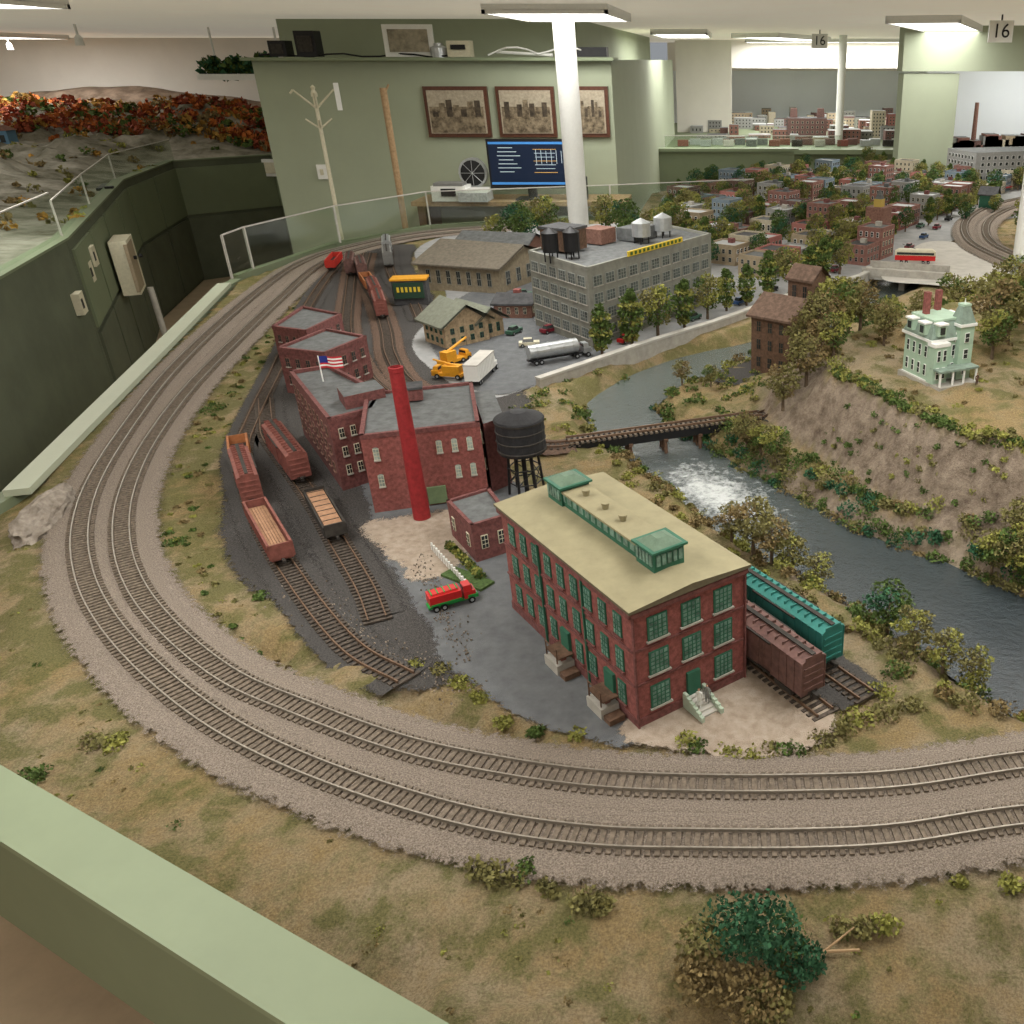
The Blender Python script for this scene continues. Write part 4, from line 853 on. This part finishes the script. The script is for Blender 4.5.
for i in range(1300):
    x=random.uniform(-10.6,-3.6);y=random.uniform(9.9,12.3)
    if not pip1(x,y,LT): continue
    r=random.uniform(.05,.10)
    mb.leaves((x,y,lground(x,y)+.04),(r,r,r*.8),22,.032,random.choice([A1,A2,A3,A1,A3,G5,G1]))
mb.obj('autumn_forest')
mb=MB()
for i in range(320):
    x=random.uniform(-9.5,-3.4);y=random.uniform(4.2,10)
    if not pip1(x,y,LT): continue
    r=random.uniform(.02,.07);mb.leaves((x,y,lground(x,y)+.01),(r,r,r*.7),26,.018,random.choice([G1,G2,G3,G5,A2]))
mb.obj('hillside_bushes')
for x,y,a in((-7.6,9.0,.2),(-7.0,9.1,.1),(-8.3,8.9,.3)):
    mb=MB();mb.box((0,0,.1),(.5,.2,.2),white if x<-7.5 else mat('shed_blue',(.1,.2,.3),.7,0));mb.box((0,0,.23),(.54,.24,.06),brick3,0,.6)
    for q in range(4): mb.box((-.18+.12*q,-.101,.1),(.06,.01,.09),glassD)
    mb.obj('quarry_shed',(x,y,lground(x,y)-.03),a,scale=.7)
mb=MB();mb.box((-4.6,9.3,.86),(.75,.3,.05),white);
for i in range(18): mb.leaves((-4.95+.04*i,9.3,.93+.03*math.sin(i)+.002*i),(.07,.1,.08),60,.03,G1 if i%2 else G4)
mb.cyl((-4.3,9.4,.86),(-4.3,9.4,1.27),.01,.01,white,8);mb.cyl((-4.9,9.4,.86),(-4.9,9.4,1.27),.01,.01,white,8);mb.obj('hanging_diorama_shelf')
# ------------------------------------------------------------ wall items
pm=mat('photo_dark',(.06,.045,.03),.5,.6,25);pl_=mat('photo_light',(.36,.31,.23),.5,.2)
for k,(x0,x1) in enumerate(((-2.23,-1.78),(-1.72,-1.31),(-1.2,-.93))):
    mb=MB();cx=(x0+x1)/2;w=x1-x0;mb.box((cx,6.985,.67),(w,.03,.33),frameB);mb.box((cx,6.967,.67),(w-.05,.01,.28),pl_)
    gm=mat('sepia_photo_%d'%k,(.05,.035,.02),.4,0,22+4*k,col2=(.30,.24,.16))
    mb.box((cx,6.961,.62),(w-.07,.003,.17),gm)
    for q in range(7):
        hh=.03+.08*abs(math.sin(q*2.3+k));ww=(w-.1)/7;mb.box((cx-w/2+.05+ww*(q+.5),6.959,.64+hh/2),(ww*.8,.003,hh),gm if q%2 else pm)
    mb.obj('framed_photograph')
mb=MB();mb.box((-3.05,6.985,.27),(.07,.02,.1),white);mb.box((-3.05,6.97,.27),(.02,.01,.04),cream);mb.obj('light_switch')
def sh_box(name,parts): 
    mb=MB()
    for c,s,m in parts: mb.box(c,s,m)
    mb.obj(name)
sh_box('speaker',[((-3.2,7.05,1.07),(.12,.12,.10),black),((-3.2,6.985,1.07),(.08,.01,.06),truckM)])
sh_box('speaker',[((-3.0,7.05,1.10),(.14,.12,.16),black),((-3.0,6.985,1.1),(.1,.01,.1),truckM)])
mb=MB();mb.box((-2.3,7.05,1.12),(.34,.02,.2),white,.08);mb.box((-2.3,7.037,1.12),(.27,.01,.14),mat('landscape_print',(.25,.22,.16),.5,.4,15),.08);mb.obj('propped_picture')
mb=MB();mb.lathe((-2.1,7.05,1.016),[(.06,0),(.06,.06),(.03,.075),(.03,.09)],silver,14);mb.cyl((-2.06,7.05,1.05),(-1.9,7.1,1.05),.012,.012,white,8);mb.obj('coffee_pot')
sh_box('router',[((-1.95,7.05,1.07),(.16,.1,.1),cream),((-1.95,6.99,1.08),(.1,.01,.03),black)])
mb=MB();mb.box((-1.05,7.05,1.05),(.25,.12,.06),black);mb.cyl((-1.3,7.0,1.03),(-1.7,7.05,1.05),.01,.01,white,8);mb.obj('shelf_equipment')
mb=MB()
pp=[(-3.35+.12*i,7.02+.02*math.sin(i),1.03+.012*math.sin(i*1.7)) for i in range(12)]
for i in range(11): mb.cyl(pp[i],pp[i+1],.006,.006,black,6)
pp=[(-1.75+.07*i,7.0+.02*math.sin(i*2),1.03+.05*abs(math.sin(i*.6))) for i in range(11)]
for i in range(10): mb.cyl(pp[i],pp[i+1],.006,.006,white,6)
mb.obj('cables')
mb=MB();X0,Y0_=-2.73,6.35
mb.cyl((X0,Y0_,-.9),(X0,Y0_,.80),.015,.012,cream,12);mb.lathe((X0,Y0_,.79),[(.02,0),(.02,.02),(.01,.04),(.015,.055),(.0,.07)],cream,12)
for i in range(4):
    t=i*1.57+.4
    mb.cyl((X0,Y0_,.72),(X0+.12*math.cos(t),Y0_+.12*math.sin(t),.83),.007,.005,cream,8);mb.cyl((X0+.12*math.cos(t),Y0_+.12*math.sin(t),.83),(X0+.14*math.cos(t),Y0_+.14*math.sin(t),.81),.007,.006,cream,8);mb.cyl((X0,Y0_,.60),(X0+.08*math.cos(t),Y0_+.08*math.sin(t),.66),.006,.005,cream,8)
    mb.cyl((X0,Y0_,-.7),(X0+.25*math.cos(t),Y0_+.25*math.sin(t),-.94),.015,.015,cream,8)
mb.box((X0+.15,Y0_,.79),(.03,.01,.16),white,.3);mb.obj('coat_stand')
mb=MB();mb.cyl((-2.30,6.4,-.94),(-2.30,6.4,.84),.018,.022,woodL,12);mb.box((-2.30,6.4,-.93),(.3,.3,.03),woodB);mb.cyl((-2.30,6.4,.8),(-2.26,6.4,.86),.008,.006,woodL,8);mb.obj('wooden_pole')
mb=MB();mb.box((-1.55,6.78,.10),(1.5,.4,.03),woodL)
for x in(-2.25,-.85): mb.box((x,6.8,-.43),(.05,.35,1.04),woodB)
mb.obj('desk')
scr=mat('monitor_screen',(.008,.015,.035),.3,0,emit=.3)
mb=MB();mb.box((-1.47,6.68,.355),(.56,.03,.32),black);mb.box((-1.47,6.662,.36),(.53,.004,.28),scr)
tx=mat('screen_text',(.45,.55,.6),.4,0,emit=.4);ty=mat('screen_orange',(.6,.35,.1),.4,0,emit=.4)
mb.box((-1.47,6.66,.49),(.53,.003,.015),mat('screen_bar',(.05,.2,.5),.4,0,emit=.4));mb.box((-1.47,6.66,.228),(.53,.003,.016),MC['screen_bar'])
for r in range(7):
    mb.box((-1.62+.01*(r%3),6.659,.46-.026*r),(.10+.06*((r*7)%3)/2,.002,.004),tx)
for q in range(7):
    mb.box((-1.35,6.658,.45-.025*q),(.16-.015*(q%3),.002,.003),ty if q%3==0 else tx);mb.box((-1.41+.035*q,6.658,.40),(.003,.002,.10-.01*(q%3)),tx)
mb.box((-1.47,6.72,.17),(.06,.03,.12),black);mb.box((-1.47,6.72,.12),(.22,.16,.012),black);mb.obj('computer_monitor')
mb=MB();mb.box((-2.02,6.66,.17),(.24,.2,.1),white);mb.box((-2.02,6.555,.18),(.1,.01,.05),black);mb.box((-2.02,6.62,.23),(.2,.12,.02),MC['railcar_gray']);mb.obj('desktop_printer')
mb=MB();mb.box((-1.85,6.62,.15),(.2,.18,.06),mat('paper_gray',(.5,.5,.52),.7,.2));mb.box((-1.84,6.62,.19),(.18,.16,.02),white,.2);mb.obj('paper_stack')
mb=MB();mb.lathe((-1.88,6.8,.115),[(.05,0),(.05,.03),(.015,.05),(.015,.2)],black,16)
mb.cyl((-1.88,6.77,.29),(-1.88,6.72,.29),.10,.10,silver,20);mb.cyl((-1.88,6.718,.29),(-1.88,6.71,.29),.085,.03,black,20);mb.cyl((-1.88,6.77,.29),(-1.88,6.86,.29),.05,.04,black,14)
for q in range(8): t=q*math.pi/4;mb.cyl((-1.88,6.705,.29),(-1.88+.1*math.cos(t),6.715,.29+.1*math.sin(t)),.002,.002,silver,5)
mb.obj('desk_fan')
sh_box('desk_speaker',[((-1.12,6.7,.19),(.08,.08,.15),black),((-1.12,6.655,.19),(.05,.01,.08),truckM)])
mb=MB();mb.lathe((-1.04,6.02,FL),[(.064,0),(.064,2.22)],white,28);mb.obj('column')
mb=MB();mb.lathe((1.255,4.05,FL),[(.05,0),(.05,2.22)],white,24);mb.obj('column')
mb=MB();mb.lathe((1.25,12.3,FL),[(.05,0),(.05,2.22)],white,24);mb.obj('column')
# ------------------------------------------------------------ far layouts
simple('far_layout_benchwork',[((1.4,14,-.45),(5.0,5.1,1.0),fasG),((1.4,11.42,.03),(5.0,.08,.05),fasL)])
simple('far_aisle_wall',[((-.2,10.75,-.35),(1.6,.1,.9),fasG),((-.2,10.75,.11),(1.7,.14,.03),fasL)])
mb=MB();cs=[MC['town_gray'],MC['town_cream'],MC['town_tan'],tb2,tb1,MC['town_gray'],grayB,tb1]
for i in range(150):
    x=random.uniform(-.8,3.8);y=random.uniform(12,16.4);h=random.uniform(.05,.17)*(1+.5*(y>15));w=random.uniform(.1,.3)
    if x<.3 and y<13.5: h*=.35
    P=[(x,y),(x+w,y),(x+w,y+.2),(x,y+.2)];mb.prism(P,.05,.05+h,random.choice(cs),random.choice(rm_))
    if w>.12: windows(mb,P,0,.06,.04+h,max(1,int(h/.05)),max(2,int(w/.05)),.4,.5,conc,glassD,(1,1))
mb.obj('city_skyline')
mb=MB();P=[(.62,12.6),(1.12,12.6),(1.12,13.0),(.62,13.0)];mb.prism(P,.05,.33,tb2,roofD);windows(mb,P,0,.08,.31,4,7,.4,.5,cream,glassD,(1,1))
for x in(.7,1.05): mb.box((x,12.8,.38),(.1,.1,.12),tb2,0,.8)
mb.obj('brick_terminal')
mb=MB();
for k in range(3):
    P=[(1.75+.22*k,13.0),(1.93+.22*k,13.0),(1.93+.22*k,13.2),(1.75+.22*k,13.2)];mb.prism(P,.05,.4-.04*k,MC['town_rose'] if k else MC['town_cream'],roofG);windows(mb,P,0,.08,.38-.04*k,7,4,.45,.55,cream,glassD,(1,1))
mb.obj('apartment_blocks')
mb=MB()
for i in range(26): mb.box((-.7+.14*i,11.9+.2*(i%2),.09),(.13,.06,.07),random.choice([carR,silver,truckM,concW,carB,roofG]))
mb.obj('far_freight_train')
mb=MB()
for i in range(50):
    x=random.uniform(2.1,4.5);h=random.uniform(.02,.14);P=[(x,10.3),(x+.14,10.3),(x+.14,10.5),(x,10.5)];mb.prism(P,-.1,.16+h,random.choice(cs),roofG)
mb.cyl((2.5,10.4,.0),(2.5,10.4,.60),.03,.022,brick3,12);mb.obj('riverfront_skyline')
# ------------------------------------------------------------ lights
def fixture(x,y,sx,sy,rot=0,p=9):
    mb=MB();mb.box((0,0,-.005),(sx+.06,sy+.06,.03),white);mb.box((0,0,-.024),(sx,sy,.012),lightM)
    for s in(-1,1): mb.box((s*(sx/2+.02),0,-.028),(.02,sy+.06,.02),white);mb.box((0,s*(sy/2+.02),-.028),(sx+.06,.02,.02),white)
    o=mb.obj('ceiling_light',(x,y,TOPZ-.01),rot)
    l=bpy.data.lights.new('tube_light','AREA');l.shape='RECTANGLE';l.size=sx;l.size_y=sy;l.energy=p;l.color=(1,.98,.94)
    lo=bpy.data.objects.new('tube_light',l);lo.location=(0,0,-.04);lo.parent=o;bpy.context.collection.objects.link(lo)
fixture(-1.05,6.1,.62,1.1,0,13);fixture(-.6,10.8,.5,1.6,0,18);fixture(.55,12.4,.5,2.2,-.35,24);fixture(1.5,14.6,2.8,.6,0,55);fixture(1.6,8.1,.45,2.4,-.3,20);fixture(-8.6,11.4,1.0,1.6,0,24);fixture(2.5,6.0,.6,1.2,0,12);fixture(3.2,10.0,1.2,.5,0,14)  # wide far-end fixture is added to brighten the sky backdrop; strongest of the row
fixture(-1.2,1.2,.6,1.2,0,10);fixture(.5,1.6,.6,1.2,0,10);fixture(-.8,3.6,.6,1.2,0,13);fixture(1.3,3.6,.6,1.2,0,11);fixture(-3.6,4.4,.6,1.2,0,18);fixture(-.3,-.9,.6,1.2,0,10);fixture(-6.5,6.5,.6,1.2,0,18)  # fixtures out of view, added overhead to light layout and aisle
def sixteen(x,y):
    mb=MB();mb.box((0,0,0),(.16,.02,.13),white);mb.cyl((0,0,.06),(0,0,.10),.006,.006,black,6);o=mb.obj('aisle_number_sign',(x,y,1.17))
    t=bpy.data.curves.new('numeral','FONT');t.body='16';t.size=.12;t.align_x='CENTER';t.align_y='CENTER';t.extrude=.001;t.materials.append(black);to=bpy.data.objects.new('numeral',t);to.rotation_euler=(math.pi/2,0,0);to.location=(0,-.012,0);to.parent=o;bpy.context.collection.objects.link(to)
sixteen(1.74,6.8);sixteen(.80,10.2)
for x,y in((-5.6,8.6),(-8.8,12.2)):
    mb=MB();mb.cyl((x,y,1.27),(x,y,1.19),.01,.01,white,8);mb.lathe((x,y,1.11),[(.035,0),(.03,.06),(.015,.08)],white,12);mb.obj('spotlight')
# ------------------------------------------------------------ people
def person(x,y,z,h,cl,sk,a=0):
    J=[(0,0,.53),(0,0,.66),(0,0,.80),(0,0,.86),(0,0,.93),(0,0,.99),(-.11,0,.8),(-.15,.02,.62),(-.14,-.05,.47),(.11,0,.8),(.15,.02,.62),(.14,-.05,.47),(-.055,0,.5),(-.06,-.01,.27),(-.06,.01,.03),(-.06,-.07,.015),(.055,0,.5),(.065,.01,.27),(.065,.02,.03),(.065,-.06,.015)]
    E=[(0,1),(1,2),(2,3),(3,4),(4,5),(2,6),(6,7),(7,8),(2,9),(9,10),(10,11),(0,12),(12,13),(13,14),(14,15),(0,16),(16,17),(17,18),(18,19)]
    R=[.085,.08,.075,.03,.06,.045,.04,.03,.02,.04,.03,.02,.06,.045,.03,.02,.06,.045,.03,.02]
    me=bpy.data.meshes.new('figure');me.from_pydata([(p[0]*h,p[1]*h,p[2]*h) for p in J],E,[]);o=bpy.data.objects.new('model_person',me);bpy.context.collection.objects.link(o)
    md=o.modifiers.new('s','SKIN');
    for i,r in enumerate(R): me.skin_vertices[0].data[i].radius=(r*h,r*h*.8) if i<3 else (r*h,r*h)
    me.skin_vertices[0].data[0].use_root=True
    s=o.modifiers.new('u','SUBSURF');s.levels=1;s.render_levels=1;me.materials.append(cl)
    o.location=(x,y,z);o.rotation_euler=(0,0,a)
    mb=MB();mb.lathe((0,0,.90*h),[(.02*h,0),(.05*h,.02*h),(.06*h,.06*h),(.045*h,.095*h),(.0,.105*h)],sk,10);mb.lathe((0,.01*h,.945*h),[(.062*h,0),(.06*h,.03*h),(.04*h,.062*h),(0,.07*h)],woodB,10);mb.obj('head',parent=o)
skin=mat('skin_tone',(.55,.32,.22),.6,0)
p=fp(-.03,W_/2-.008);q_=fp(-.03,W_/2+.009)
person(p[0],p[1],.014,.038,white,skin,-.3);person(q_[0],q_[1],.014,.039,MC['railcar_gray'],skin,-.3)
person(.64,2.33,ground(.64,2.33),.035,woodB,skin,.3)
# ------------------------------------------------------------ world + camera
w=bpy.data.worlds.new('world');sc.world=w;w.use_nodes=True;w.node_tree.nodes['Background'].inputs[0].default_value=(.8,.85,.9,1);w.node_tree.nodes['Background'].inputs[1].default_value=.3
cam=bpy.data.cameras.new('camera');cam.sensor_width=36;cam.lens=36*899/1024;cam.shift_x=-(740-512)/1024;cam.clip_start=.02
co=bpy.data.objects.new('camera',cam);co.location=(0,0,1);co.rotation_euler=(math.pi/2-math.atan(452/899),0,0);bpy.context.collection.objects.link(co);sc.camera=co
sc.view_settings.view_transform='Standard';sc.view_settings.exposure=0.18
